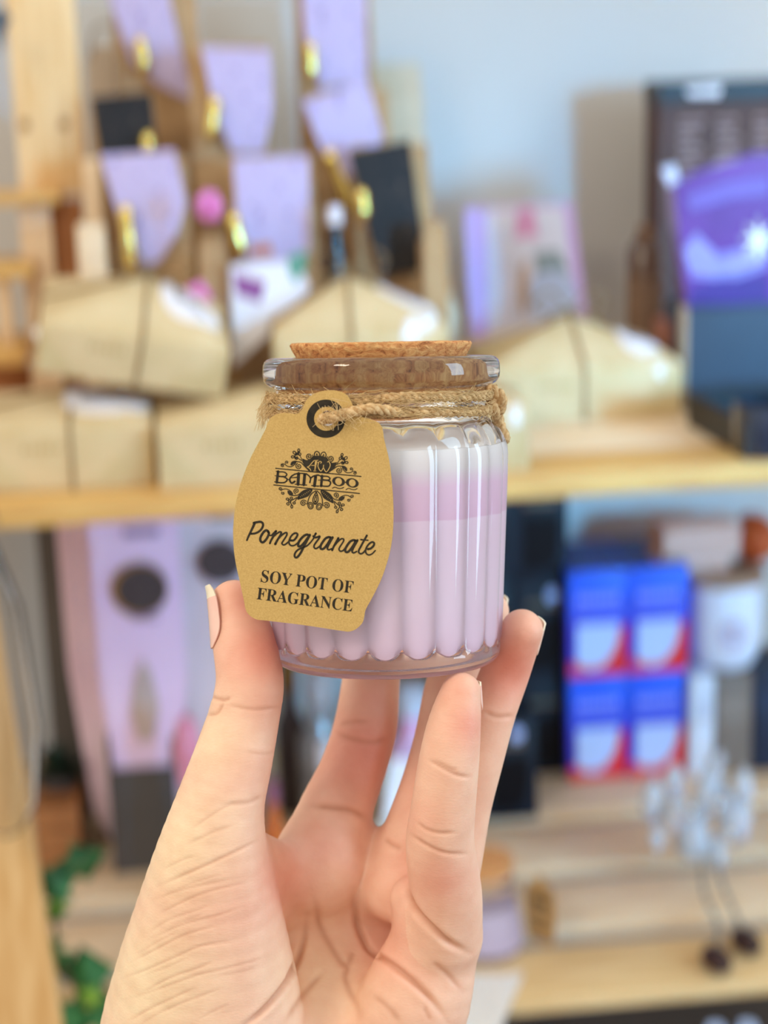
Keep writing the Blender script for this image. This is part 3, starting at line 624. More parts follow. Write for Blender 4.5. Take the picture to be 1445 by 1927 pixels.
# --- script word
SA = lambda *p: [(455 + u / 10.32, 970 + v / 10.32) for u, v in p]
SB = lambda *p: [(580 + u / 10.32, 970 + v / 10.32) for u, v in p]
pm = Ink(); w = 3.5
for pts, ww in ((SA((255, 150), (215, 240), (170, 335), (130, 420), (106, 478)), (3.8, 2.6)), (SA((228, 130), (255, 150)), (1.2, 3.4)), (SA((240, 143), (300, 128), (365, 120), (408, 142), (418, 195), (388, 262), (330, 315), (260, 345), (185, 352)), (3.6, 3)),
    (SA((530, 330), (490, 285), (440, 310), (390, 380), (365, 450), (380, 505), (425, 515), (480, 460), (520, 390), (532, 340), (515, 300)), w), (SA((530, 375), (580, 385), (620, 345), (668, 300)), (2.2, 2.8)),
    (SA((670, 300), (620, 400), (575, 480), (552, 538)), (3.4, 2.8)), (SA((590, 440), (680, 355), (740, 316), (772, 328), (755, 380), (700, 470), (655, 553)), (2.2, 3.4)), (SA((690, 480), (770, 390), (850, 332), (883, 342), (868, 400), (810, 490), (785, 540), (820, 568), (870, 545), (925, 495)), (2.6, 2.4)),
    (SA((950, 480), (1010, 480), (1060, 430), (1088, 370), (1065, 340), (1015, 350), (960, 405), (925, 490), (930, 550), (970, 582), (1030, 575), (1090, 530)), (3.2, 2.2)),
    (SA((1305, 385), (1275, 368), (1220, 388), (1150, 455), (1105, 530), (1105, 590), (1150, 592), (1210, 535), (1270, 455), (1310, 400)), w), (SA((1325, 375), (1270, 480), (1210, 600), (1150, 720), (1090, 800), (1052, 812), (1030, 780), (1045, 720), (1100, 660), (1180, 625), (1270, 585), (1340, 520), (1400, 440)), (3.8, 2.0)),
    (SB((60, 510), (110, 440), (130, 390), (152, 345)), (2.0, 3.2)), (SB((105, 400), (140, 425), (190, 415), (228, 402), (212, 445), (160, 515), (120, 580), (125, 625), (160, 638), (215, 605), (250, 565)), (3.2, 2.4)),
    (SB((440, 425), (400, 418), (340, 445), (280, 522), (245, 590), (250, 640), (290, 648), (340, 605), (400, 520), (445, 440)), w), (SB((478, 422), (430, 510), (385, 600), (378, 645), (410, 662), (462, 640)), (3.6, 2.2)),
    (SB((590, 438), (545, 520), (500, 600), (470, 672)), (3.4, 3)), (SB((510, 590), (580, 505), (650, 450), (692, 458), (685, 505), (630, 590), (602, 650), (630, 690), (680, 678), (732, 620)), (2.4, 2.4)),
    (SB((920, 483), (880, 476), (820, 503), (760, 580), (725, 648), (730, 698), (770, 706), (820, 663), (880, 578), (925, 498)), w), (SB((958, 480), (910, 568), (865, 658), (858, 703), (890, 722), (945, 695)), (3.6, 2.2)),
    (SB((1143, 385), (1090, 480), (1025, 600), (985, 680), (992, 722), (1030, 740), (1080, 712), (1122, 655)), (3.0, 2.4)), (SB((1028, 465), (1090, 472), (1165, 478)), (2.4, 1.8)),
    (SB((1165, 650), (1220, 635), (1275, 580), (1283, 532), (1248, 512), (1195, 540), (1140, 610), (1118, 690), (1142, 745), (1190, 762), (1250, 735), (1305, 678)), (3.4, 2.0))):
    pm.stroke(pts, tuple(x * 1.28 for x in ww) if hasattr(ww, '__len__') else ww * 1.28)
pm.build('script_lettering', ink, tagE)
# --- serif lines (upright capitals)
def text_line(body, x0, y0, x1, y1, cap):
    cu = bpy.data.curves.new('t', 'FONT'); cu.body = body; ob = bpy.data.objects.new('t', cu); COL.objects.link(ob)
    bpy.context.view_layer.update(); me = ob.to_mesh(); vs = np.array([v.co[:] for v in me.vertices]); fs = [tuple(q.vertices) for q in me.polygons]
    ob.to_mesh_clear(); bpy.data.objects.remove(ob); bpy.data.curves.remove(cu)
    lo, hi = vs.min(0), vs.max(0); hx = vs[np.abs(vs[:, 0]) < 99]
    sx = math.hypot(x1 - x0, y1 - y0) / (hi[0] - lo[0]); sy = cap / 0.70; dx, dy = (x1 - x0), (y1 - y0); L = math.hypot(dx, dy); dx /= L; dy /= L
    out = [tw_(x0 + (q[0] - lo[0]) * sx * dx + q[1] * sy * dy, y0 + (q[0] - lo[0]) * sx * dy - q[1] * sy * dx, T0 + .04) for q in vs]
    return out, fs
tl = MB(); tl.add(*text_line('\U0001d412\U0001d40e\U0001d418 \U0001d40f\U0001d40e\U0001d413 \U0001d40e\U0001d405', 491, 1094.5, 663.5, 1116, 23.2)); tl.add(*text_line('\U0001d405\U0001d411\U0001d400\U0001d406\U0001d411\U0001d400\U0001d40d\U0001d402\U0001d404', 483.2, 1127, 662.5, 1150.3, 22.6))
tl.build('capital_lettering', ink, tagE)
# --- crest
K3 = lambda *p: [(505 + u / 13.77, 835 + v / 13.77) for u, v in p]
K4 = lambda *p: [(590 + u / 13.77, 835 + v / 13.77) for u, v in p]
bb = Ink(); S = 1 / 13.77
for pts, ww in ((K3((262, 715), (225, 1000)), 4.2), (K3((212, 712), (300, 722)), 1.6), (K3((182, 828), (300, 836)), 1.2), (K3((172, 985), (300, 1002)), 1.8), (K3((280, 725), (400, 730), (470, 765), (482, 805), (430, 848), (280, 842)), (2, 2.6)), (K3((390, 845), (480, 895), (492, 935), (455, 985), (380, 1008), (240, 1000)), (2.6, 2.4)), (K3((480, 905), (520, 925), (560, 920)), (2.2, 1.2)),
    (K3((1000, 775), (900, 768), (800, 765), (690, 788), (600, 850), (562, 920), (578, 980), (620, 1018), (690, 975)), (1.8, 3.4)), (K3((600, 880), (690, 872), (780, 862)), (1.2, 2.4)), (K3((792, 770), (775, 1050)), 5), (K3((700, 1045), (840, 1057)), 1.7),
    (K3((950, 790), (925, 1060)), 4.8), (K3((858, 1060), (1000, 1068)), 1.7), (K3((880, 768), (980, 778), (1060, 830), (1100, 900), (1082, 1002)), (2, 2.6)), (K3((1100, 890), (1180, 835), (1310, 808)), (2.6, 2.4)), (K3((1232, 850), (1200, 1090)), 5), (K3((1130, 1080), (1300, 1100)), 1.8),
    (K4((30, 830), (120, 808), (215, 850)), (2.4, 2.2)), (K4((228, 830), (205, 1092)), 4.2), (K4((130, 940), (265, 936)), 1.2), (K4((200, 826), (340, 838)), 1.8), (K4((240, 842), (360, 842), (425, 882), (425, 915), (385, 942), (262, 936)), (2, 2.8)), (K4((380, 942), (440, 985), (440, 1045), (385, 1098), (225, 1092)), (2.8, 2.2)), (K4((50, 1085), (230, 1098)), 1.4),
    (K4((495, 1148), (560, 1122), (640, 1150), (720, 1152), (785, 1130)), (1.4, 1.6)), (K4((845, 1188), (915, 1154), (1000, 1182), (1080, 1186), (1135, 1160)), (1.4, 1.6)), (K4((800, 985), (850, 1000)), 1.6)):
    bb.stroke(pts, tuple(x * 1.12 for x in ww) if hasattr(ww, '__len__') else ww * 1.12, smooth=len(pts) > 2)
for cx, cy in ((655, 975), (1010, 1012)):
    o_ = K4((cx, cy))[0]; pts = [(math.cos(t), math.sin(t)) for t in [2 * PI * k / 40 for k in range(40)]]
    bb.add(*flat([[(o_[0] + 12 * a * (1 if abs(b) < .8 else .95) + .5 * b, o_[1] + 8.9 * b + 1.0 * a) for a, b in pts], [(o_[0] + 6.4 * a, o_[1] + 6.7 * b + .5 * a) for a, b in pts]], bb.off()))
bb.build('crest_lettering', ink, tagE)
og = Ink(); og.wk = 1.18
og.stroke([(519.5, 881.1), (679.7, 896.4)], 1.7, smooth=False); og.stroke([(515.9, 912.3), (676.8, 928.3)], 1.7, smooth=False)
AXP = np.array([597.9, 904.5]); AXD = np.array([-3.3, 31.6]); AXD = AXD / np.hypot(*AXD)
def mir(p): q = np.array(p) - AXP; a = q @ AXD; return tuple(AXP + 2 * a * AXD - q)
class Both:
    def __getattr__(s, nm):
        def f(pts, *a, **k):
            one = not hasattr(pts[0], '__len__')
            getattr(og, nm)(pts, *a, **k)
            if nm == 'spiral': k['dirn'] = -k.get('dirn', 1); k['a0'] = PI + .2 - k.get('a0', 0)
            if nm == 'ellipse' and 'rot' in k: k['rot'] = .2 - k['rot']
            getattr(og, nm)(mir(pts) if one else [mir(q) for q in pts], *a, **k)
        return f
B2 = Both(); k3 = lambda u, v: (505 + u / 13.77, 835 + v / 13.77)
left = K3((1300, 310), (1190, 312), (1130, 350), (1070, 405), (1000, 425), (885, 378), (890, 470), (950, 585), (1060, 705), (1320, 730))
og.poly(left + [mir(q) for q in left[::-1]])
B2.spiral(k3(1065, 325), 6.4, 1.5, turns=1.7, a0=.6); B2.stroke(K3((1135, 360), (1160, 330), (1150, 290)), 1.4)
B2.stroke(K3((1195, 330), (1205, 240), (1262, 195), (1325, 240), (1330, 330)), 1.6); B2.stroke(K3((1240, 330), (1262, 255), (1290, 330)), 1.2)
B2.stroke(K3((880, 440), (800, 390), (750, 330)), 1.3); B2.stroke(K3((870, 410), (840, 330), (800, 270)), 1.2)
for c, rx, ry, rot in (((742, 262), 2.3, 2.0, 0), ((640, 338), 2.8, 2.0, 0), ((682, 228), 2.3, 3.0, -.6), ((796, 175), 1.9, 3.2, 0), ((820, 268), 2.2, 2.4, 0), ((728, 375), 2.6, 1.8, .5)):
    B2.ellipse(k3(*c), rx, ry, 1.5, rot=rot)
B2.stroke(K3((740, 262), (690, 320), (730, 370)), 2.2); B2.stroke(K3((740, 262), (800, 200)), 2.2, smooth=False)
B2.stroke(K3((345, 545), (380, 515), (440, 535), (500, 578), (590, 592), (680, 540), (720, 480)), (1.2, 1.6)); B2.spiral(k3(378, 560), 3.4, 1.3, turns=1.2, a0=-2.2, dirn=-1); B2.spiral(k3(488, 482), 3.3, 1.3, turns=1.2, a0=2.5, dirn=1)
B2.poly(K3((578, 548), (600, 478), (670, 438), (752, 448), (690, 505), (610, 560)), smooth=3)
B2.stroke(K3((740, 458), (850, 482), (940, 575), (1060, 695)), 1.5); B2.spiral(k3(795, 580), 6.0, 1.4, turns=1.6, a0=-2.0, dirn=-1)
B2.spiral(k3(312, 1168), 3.5, 1.3, turns=1.2, a0=.8, dirn=-1); B2.stroke(K3((325, 1205), (420, 1170), (510, 1180), (590, 1230), (640, 1290)), 1.4); B2.spiral(k3(390, 1275), 3.3, 1.3, turns=1.2, a0=-2.4, dirn=-1)
B2.poly(K3((505, 1205), (580, 1235), (645, 1310), (640, 1350), (560, 1330), (510, 1280)), smooth=3); B2.spiral(k3(735, 1222), 5.5, 1.4, turns=1.6, a0=1.8, dirn=1)
B2.stroke(K3((560, 1325), (680, 1338), (780, 1322), (900, 1225), (1020, 1180)), 1.5)
B2.poly(K3((765, 1450), (758, 1385), (850, 1280), (1000, 1178), (1150, 1180), (1090, 1300), (1000, 1380)), smooth=3)
for c, rx, ry, rot in (((505, 1432), 2.6, 1.8, .1), ((515, 1555), 2.4, 2.0, .7), ((615, 1625), 1.7, 3.0, 0), ((605, 1405), 2.3, 1.8, 0), ((675, 1530), 2.2, 2.0, 0), ((560, 1480), 2.2, 2.2, 0)):
    B2.ellipse(k3(*c), rx, ry, 1.5, rot=rot)
B2.stroke(K3((740, 1390), (660, 1440), (580, 1490), (610, 1590)), 1.6); B2.stroke(K3((740, 1420), (690, 1500)), 1.4, smooth=False)
B2.spiral(k3(915, 1535), 6.2, 1.5, turns=1.7, a0=-.6, dirn=-1); B2.stroke(K3((1000, 1560), (1030, 1500), (1060, 1400), (1130, 1290), (1235, 1215)), 1.6)
B2.ellipse(k3(1100, 1600), 4.9, 6.2, 1.6, rot=-.2); B2.ellipse(k3(1100, 1600), 2.4, 3.4, 1.2, rot=-.2)
dr = K3((1250, 1245), (1190, 1350), (1160, 1450), (1180, 1530), (1245, 1560)); og.stroke(dr + [mir(q) for q in dr[::-1]], 1.8); dr = K3((1250, 1330), (1212, 1400), (1205, 1470), (1245, 1510)); og.stroke(dr + [mir(q) for q in dr[::-1]], 1.4)
og.build('crest_ornament', ink, tagE)
aw = Ink(); Ink.lvl = 0
for pts, ww in ((K3((1185, 432), (1300, 425)), 1.3), (K3((1195, 432), (1130, 500), (1070, 575), (1015, 602)), 1.5), (K3((1015, 602), (1080, 640), (1110, 695)), 1.3), (K3((1262, 435), (1212, 705)), 2.0), (K3((1120, 560), (1240, 555)), 1.2), (K3((1180, 705), (1250, 705)), 1.1),
    (K4((60, 435), (40, 700)), 1.8), (K4((10, 700), (75, 705)), 1.1), (K4((110, 490), (180, 455), (215, 480), (190, 500)), 1.4), (K4((150, 470), (122, 560), (150, 650), (205, 705), (270, 605)), 1.5), (K4((270, 550), (268, 620), (335, 725), (410, 640), (440, 540), (400, 458), (372, 472)), 1.5)):
    aw.stroke(pts, ww, smooth=len(pts) > 2, off=T0 + .12)
for t in range(7):
    c = k3(840 + 42 * t, 1375 - 26 * t); aw.stroke([(c[0] - .9, c[1] - 1.5), (c[0] + .5, c[1] + .6)], .5, smooth=False, off=T0 + .12); c2 = mir(c); aw.stroke([(c2[0] + .9, c2[1] - 1.5), (c2[0] - .5, c2[1] + .6)], .5, smooth=False, off=T0 + .12)
aw.build('crest_initials', kraft_tag, tagE)
# ------------------------------------------------------------------ things on the shelves
def fit(x0, y0, x1, y1, v):
    """pixel box on the plane v -> centre u, bottom w, width, height"""
    xm, ym = (x0 + x1) / 2, (y0 + y1) / 2
    return V(xm, ym, v)[0], V(xm, y1, v)[2], V(x1, ym, v)[0] - V(x0, ym, v)[0], V(xm, y0, v)[2] - V(xm, y1, v)[2]
def on(px, py, w=LOW): return W(px, py, w)     # where a pixel meets a shelf top
kraft = mat('kraft_paper', (214, 192, 152), .8, (200, 176, 132), 30, spec=.2)
kraft_bag = mat('kraft_bag', (190, 156, 116), .85, (172, 138, 100), 40, spec=.15)
lilac_card = mat('lilac_print', (152, 134, 182), .55, (196, 180, 214), 95, kind='voronoi', contrast=(.10, .30))
black_card = mat('black_print', (30, 28, 30), .6, (86, 74, 66), 150, kind='noise', contrast=(.55, .8))
gold = mat('gold', (255, 230, 140), .22, (252, 220, 120), 30, metallic=1.0)
string_m = mat('twine_brown', (150, 122, 84), .85, (120, 96, 64), 400)
paper_w = mat('white_paper', (236, 234, 240), .7, (226, 224, 232), 30)
ink_grey = mat('grey_ink', (120, 112, 108), .8, (104, 98, 96), 50)
# ---- kraft bags with cards clipped on
riser = empty('pine_riser', 'two-step pine riser under the kraft bags at the back of the middle shelf', 'riser', V(480, 300, .28)[0], .275, 0)
MB().box(-.122, .135, 0, .075, 0, .0795, .001).build('lower_step', pine, riser); MB().box(-.122, .135, .0765, .138, 0, .1395, .001).build('upper_step', pine, riser)
def gift_bag(card, bag, v, w0, label, cmat, clip, clip_len=.022, clip_ang=8.0, group='kraft gift bags with clipped cards'):
    u0, _, _ = V(bag[0], bag[2], v); u1 = V(bag[1], bag[2], v)[0]; top = V((bag[0] + bag[1]) / 2, bag[2], v)[2]
    uc = (u0 + u1) / 2; hw_ = (u1 - u0) / 2; h = top - w0; dep = .044
    o = empty('gift_bag', label, 'bag', uc, v, w0, group)
    m = MB()                                   # body: flat front, pinched towards the folded top
    ys = [(0, 0, dep), (h * .72, .004, dep - .006), (h * .93, dep * .42, dep * .56), (h, dep * .46, dep * .52)]
    vs = []
    for z, a, b in ys: vs += [(-hw_, a, z), (hw_, a, z), (hw_ * .98, b, z), (-hw_ * .98, b, z), ]
    fs = [(3, 2, 1, 0), (12, 13, 14, 15)]
    for i in range(3):
        for j in range(4): fs.append((4 * i + j, 4 * i + (j + 1) % 4, 4 * i + 4 + (j + 1) % 4, 4 * i + 4 + j))
    m.add(vs, fs).build('bag_body', kraft_bag, o)
    pl = []
    for x, y in card:
        q = V(x, y, v - .004); pl.append((q[0] - uc, q[2] - w0))
    pp = [tuple(q) for q in pl]
    MB().prism(pp, -.0052, -.0038).build('card', cmat, o)
    q = V(clip[0], clip[1], v - .012); c = (q[0] - uc, -.0125, q[2] - w0); ca = math.radians(clip_ang)
    g = MB().ball(c, .0062, 16, (.85, .8, 1.15)); d = np.array((math.sin(ca), 0, -math.cos(ca)))
    pts = [np.array(c) + d * clip_len * t for t in (0, .15, .3, .5, .7, .85, 1)]
    g.tube(pts, [.0052, .0044, .0046, .0052, .005, .0042, .0022], 12); g.box(c[0] - .0025, c[0] + .0025, -.009, -.004, c[2] - .004, c[2] + .004)
    g.build('gold_clip', gold, o, smooth=50, label='shiny gold clip')
    return o
gift_bag([(190, -45), (309, -45), (363, 190), (300, 160), (246, 114)], (205, 368, -30), .352, .14, 'kraft bag with a lilac card tilted steeply at the top left of the display', lilac_card, (265, 88), .02, 8)
gift_bag([(378, 88), (508, 92), (514, 200), (497, 287), (438, 287), (404, 215)], (352, 505, 84), .276, .08, 'kraft bag with a lilac card in the middle row, left of centre', lilac_card, (404, 200), .026, -12)
gift_bag([(566, -45), (687, -45), (690, 157), (600, 164), (573, 60)], (556, 700, -35), .352, .14, 'kraft bag with an upright lilac card at the very top of the display', lilac_card, (584, 98), .022, 0)
gift_bag([(568, 190), (690, 152), (721, 258), (690, 295), (655, 335), (612, 300)], (590, 735, 170), .276, .08, 'kraft bag with a lilac card tipped to the right above the black card', lilac_card, (621, 298), .046, 20)
gift_bag([(188, 292), (328, 283), (351, 382), (332, 440), (300, 493), (254, 498), (220, 400)], (212, 352, 300), .205, 0, 'kraft bag with a lilac card at the lower left, above the tilted parcel', lilac_card, (237, 405), .046, 3)
gift_bag([(438, 298), (580, 292), (584, 470), (545, 520), (452, 520)], (428, 592, 296), .205, 0, 'kraft bag with a square-topped lilac card at the front centre', lilac_card, (440, 420), .026, 12)
gift_bag([(171, 183), (284, 172), (297, 290), (190, 298)], (166, 288, 186), .276, .08, 'kraft bag with a short black card at the left edge of the display', black_card, (278, 268), .006, 5)
gift_bag([(655, 285), (770, 263), (802, 508), (715, 525), (690, 420)], (668, 812, 275), .205, 0, 'kraft bag with a tall black card at the right end of the display', black_card, (681, 374), .014, 5)
# cream bag and plain bags behind
u, w, a, h = fit(163, 84, 240, 200, .40)
o = empty('paper_bag', 'small cream paper bag with a rounded top beside the wooden rack', 'bag', u, .40, .14)
hh = V(200, 84, .40)[2] - .14
MB().prism([(-a / 2, 0), (a / 2, 0)] + [(a / 2 * math.cos(t), hh - a / 2 + a / 2 * math.sin(t)) for t in [PI * k / 12 for k in range(13)]], 0, .03).build('bag_body', mat('cream_paper', (226, 214, 196), .8, (216, 202, 182), 20), o)
MB().tube(spline([(-.012, .0, hh - .01), (-.008, -.003, hh + .012), (.008, -.003, hh + .012), (.012, 0, hh - .01)], 6), .0012, 6).build('handle', string_m, o)
def plain_bag(x0, x1, y0, v, w0, label, m):
    u0, u1 = V(x0, y0, v)[0], V(x1, y0, v)[0]; hh = V((x0 + x1) / 2, y0, v)[2] - w0; a = (u1 - u0) / 2
    o = empty('paper_bag', label, 'bag', (u0 + u1) / 2, v, w0, 'plain kraft bags')
    MB().box(-a, a, 0, .03, 0, hh * .9, .001).build('bag_body', m, o); MB().prism([(-a * .97, hh * .9), (a * .97, hh * .9), (a * .9, hh), (-a * .9, hh)], .003, .012).build('folded_top', m, o); return o
plain_bag(372, 424, 448, .15, 0, 'narrow plain kraft bag between the two front lilac cards', kraft_bag)
plain_bag(700, 795, 120, .418, 0.0, 'tall pale kraft bag at the back right of the display', mat('pale_kraft', (206, 190, 164), .85, (192, 174, 146), 30))
plain_bag(796, 842, 420, .16, 0, 'slim kraft bag right of the tall black card', kraft_bag)
# sprigs and stickers between the bags
def sprig(name, cat, x0, y0, x1, y1, v, label, colr, n=7):
    b0 = V(x0, y0, v); b1 = V(x1, y1, v); o = empty(name, label, cat, *b0)
    d = b1 - b0; MB().tube(spline([(0, 0, 0), (d[0] * .4 + .003, -.003, d[2] * .5), tuple((d[0], 0, d[2]))], 5), .0008, 6).build('stem', string_m, o)
    m = MB()
    for k in range(n):
        a = 2 * PI * k / n; c = np.array((d[0], 0, d[2])); q = np.array((math.cos(a), .5 * math.sin(2 * a), math.sin(a)))
        m.ball(c + q * .0055, .0045, 8, (1, .5, 1.3))
    m.build('flower_head', colr, o, smooth=True); return o
pink_m = mat('pink_petal', (232, 150, 206), .5, (214, 110, 184), 80)
sprig('dried_flower', 'flower', 405, 520, 393, 388, .14, 'pink dried flower standing above the tilted parcel', pink_m)
sprig('dried_flower', 'flower', 345, 560, 372, 560, .135, 'small pink flower tied at the bow of the tilted parcel', pink_m, 5)
def poly_card(name, cat, pts, v, label, m, rz=0.0, w_base=None, parts=()):
    q = [V(x, y, v) for x, y in pts]; u0 = sum(p[0] for p in q) / len(q); w0 = min(p[2] for p in q) if w_base is None else w_base
    o = empty(name, label, cat, u0, v, w0)
    MB().prism([(p[0] - u0, p[2] - w0) for p in q], 0, .002).build('card', m, o)
    for k, (nm, pp, mm_) in enumerate(parts):
        MB().prism([(V(x, y, v)[0] - u0, V(x, y, v)[2] - w0) for x, y in pp], -.0006 - .0003 * k, 0).build(nm, mm_, o)
    return o
poly_card('gift_card', 'card', [(432, 500), (560, 490), (585, 540), (520, 615), (440, 690)], .14, 'white gift card printed with a plum diamond and green leaf, behind the jar lid', paper_w, parts=(
    ('plum_diamond', [(438, 512), (500, 530), (490, 570), (446, 555)], mat('plum', (150, 90, 150), .5)), ('green_leaf', [(540, 485), (575, 470), (582, 500), (556, 530), (545, 515)], mat('leaf_green', (110, 170, 150), .5)),
    ('orange_flower', [(470, 462), (510, 458), (514, 478), (476, 482)], mat('orange_print', (190, 120, 80), .5))))
u, w, a, h = fit(612, 395, 650, 505, .17)
o = empty('ink_bottle', 'slim black bottle with a white cap in front of the tall black card', 'bottle', u, .17, 0)
hb = V(630, 420, .17)[2]
MB().lathe([(0, 0), (0, .008), (hb * .85, .008), (hb * .95, .004), (hb, .004), (hb, 0)], 20).build('bottle', mat('black_glass', (24, 22, 24), .15), o, smooth=40)
MB().lathe([(hb + .0002, 0), (hb + .0002, .006), (hb + .011, .0055), (hb + .012, 0)], 20).build('cap', paper_w, o, smooth=40)
# ---- kraft parcels (boxes wrapped in kraft paper, gathered to a low peak under the twine)
def parcel(name_label, uc, v, w, a, d, h, rise=.022, rz=0.0, rx=0.0, ry=0.0, label_at=None, bow=True, twx=0.0):
    o = empty('kraft_parcel', name_label, 'parcel', uc, v, w, 'kraft wrapped parcels on the middle shelf', rz=rz, rx=rx, ry=ry)
    ax, ay = twx, d * .5
    def roof(x, y): return h + rise * max(0, min((x + a / 2) / (ax + a / 2), (a / 2 - x) / (a / 2 - ax), y / ay, (d - y) / (d - ay)))
    m = MB(); c_ = .002; hh = h
    m.add([(-a / 2, 0, 0), (a / 2, 0, 0), (a / 2, d, 0), (-a / 2, d, 0), (-a / 2, 0, hh), (a / 2, 0, hh), (a / 2, d, hh), (-a / 2, d, hh), (ax, ay, h + rise)],
          [(3, 2, 1, 0), (0, 1, 5, 4), (1, 2, 6, 5), (2, 3, 7, 6), (3, 0, 4, 7), (4, 5, 8), (5, 6, 8), (6, 7, 8), (7, 4, 8)])
    bm = bmesh.new(); vv = [bm.verts.new(q) for q in m.v]
    for f in m.f: bm.faces.new([vv[i] for i in f])
    bmesh.ops.bevel(bm, geom=bm.edges[:], offset=.0022, segments=2, affect='EDGES', profile=.6); bm.verts.index_update()
    m = MB().add([q.co for q in bm.verts], [[q.index for q in f.verts] for f in bm.faces]); bm.free()
    m.build('wrapping', kraft, o, smooth=50)
    fm = mat('kraft_fold', (206, 188, 146), .8, (192, 170, 126), 30, spec=.2)
    MB().prism([(-a / 2 + .002, h * .12), (-a / 2 + .002, h * .82), (-a / 2 + h * .75, h * .12)], -.0009, 0).build('folded_flap', fm, o)
    MB().prism([(a / 2 - .002, h * .10), (a / 2 - .002, h * .85), (a / 2 - h * 1.05, h * .10)], -.0009, 0).build('folded_flap', fm, o)
    t = MB(); x = twx; r = .0011
    t.tube([(x, -r, .0), (x, -r, h * .5), (x, -r, h + r), (x, ay, h + rise + r), (x, d + r, h + r), (x, d + r, 0)], r, 6)
    t.tube([(-a / 2 - r, ay, 0), (-a / 2 - r, ay, h + r), (x, ay, h + rise + 1.6 * r), (a / 2 + r, ay, h + r), (a / 2 + r, ay, 0)], r, 6)
    t.build('twine', string_m, o, smooth=60)
    if bow:
        b = MB(); zt = h + rise
        for s in (-1, 1):
            b.tube(spline([(x, ay, zt + .003), (x + s * .014, ay - .003, zt + .018), (x + s * .028, ay - .004, zt + .010), (x + s * .018, ay - .002, zt + .002), (x, ay, zt + .003)], 5), .0010, 6)
            b.tube(spline([(x, ay, zt + .003), (x + s * .012, ay - .008, zt + .003), (x + s * .02, ay - .016, zt - .003)], 5), .0010, 6)
        b.ball((x, ay, zt + .004), .0028, 8); b.build('bow', string_m, o, smooth=True)
    if label_at:
        lx, ly, la, lb = label_at; n = 28; vs = []; fs = []
        for i in range(5):
            for k in range(n):
                t_ = 2 * PI * k / n; x_ = lx + la * i / 4 * math.cos(t_); y_ = ly + lb * i / 4 * math.sin(t_); vs.append((x_, y_, roof(x_, y_) + .0022 + (.0005 if i < 4 else 0)))
        for i in range(4):
            for k in range(n): fs.append((i * n + k, i * n + (k + 1) % n, (i + 1) * n + (k + 1) % n, (i + 1) * n + k))
        fs = [f for f in fs if f[0] >= n] + [(n + k, n + (k + 1) % n, 0) for k in range(n)]
        nv = len(vs); vs += [(q[0], q[1], q[2] - .0028) for q in vs[-n:]]; fs += [(4 * n + k, nv + k, nv + (k + 1) % n, 4 * n + (k + 1) % n) for k in range(n)]
        m = MB().add(vs, [f[::-1] if len(f) == 4 and f[0] < 4 * n else f for f in fs]); lb_ = m.build('label', paper_w, o)
        g = MB()
        for k in range(3):
            x0 = lx - la * .55; x1 = lx + la * .55 - .003 * k; y0 = ly - lb * .4 + lb * .35 * k
            for j in range(6):
                xa = x0 + (x1 - x0) * j / 6; xb = xa + (x1 - x0) / 6 * .8
                g.add([(xx, yy, roof(xx, yy) + .0031) for xx, yy in ((xa, y0), (xb, y0), (xb, y0 + lb * .16), (xa, y0 + lb * .16))], [(0, 1, 2, 3)])
        g.build('printed_lines', ink_grey, lb_)
    g = MB()
    for k in range(5): g.box(-a * .24 + k * .0052, -a * .24 + k * .0052 + .0034, -.0003, .0001, h * .62, h * .62 + .0035)
    g.build('stamped_letters', mat('faded_stamp', (186, 160, 112), .8), o)
    return o
u2, w2, a2, h2 = fit(-45, 800, 291, 928, .028); H2 = V(150, 800, .028)[2]
parcel('kraft parcel lying at the left front of the middle shelf, white label on top', u2, .028, 0, a2, .125, H2, rise=.012, label_at=(.026, .040, .028, .022), twx=.004, bow=False)
u3, w3, a3, h3 = fit(297, 795, 630, 918, .012); H3 = V(440, 795, .012)[2]
parcel('kraft parcel at the shelf front directly left of the hanging tag', u3, .012, 0, a3, .115, H3, rise=.012, twx=.02, bow=False)
u5, w5, a5, h5 = fit(664, 765, 998, 888, .012)
parcel('kraft parcel at the shelf front mostly hidden behind the jar', u5, .012, 0, a5, .10, H3, rise=.012, twx=-.03, bow=False)
q = V(237, 738, .05)
parcel('kraft parcel perched askew on two others, string bow and white label on top', q[0] + .002, .048, q[2] + .004, .122, .10, .034, rise=.027, rz=math.radians(3), rx=math.radians(9), ry=math.radians(12), label_at=(.034, .040, .021, .022), twx=.004)
q = V(675, 690, .105)
parcel('kraft parcel stacked behind the cork lid with a white label', q[0], .085, H3 + .006, .118, .095, .036, rise=.032, rz=math.radians(-3), label_at=(.034, .050, .021, .016), twx=-.006)
u6, w6, a6, h6 = fit(918, 690, 1283, 800, .148); H6 = V(1100, 690, .148)[2]
parcel('kraft parcel tied with twine alone on the right of the middle shelf', u6, .148, 0, a6, .12, H6, rise=.028, rz=math.radians(-1.5), label_at=(.046, .036, .016, .024), twx=.0)
def highlight_patch(p, pts, v, lift=0.0, name='painted_highlight'):  # white patches painted where the parcels' plastic wrap catches highlights
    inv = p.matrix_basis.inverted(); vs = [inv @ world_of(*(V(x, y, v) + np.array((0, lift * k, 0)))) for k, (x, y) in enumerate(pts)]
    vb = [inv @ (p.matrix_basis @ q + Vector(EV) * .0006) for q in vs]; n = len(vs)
    MB().add([tuple(q) for q in vs] + [tuple(q) for q in vb], [tuple(range(n - 1, -1, -1)), tuple(range(n, 2 * n))] + [(i, (i + 1) % n, (i + 1) % n + n, i + n) for i in range(n)]).build(name, mat('highlight_white', (250, 252, 255), .12, (244, 248, 255), 10, coat=.6, spec=.8), p, label='white patch painted as a highlight on the wrapping')
PK = [o_ for o_ in COL.objects if o_.name.startswith('kraft_parcel')]
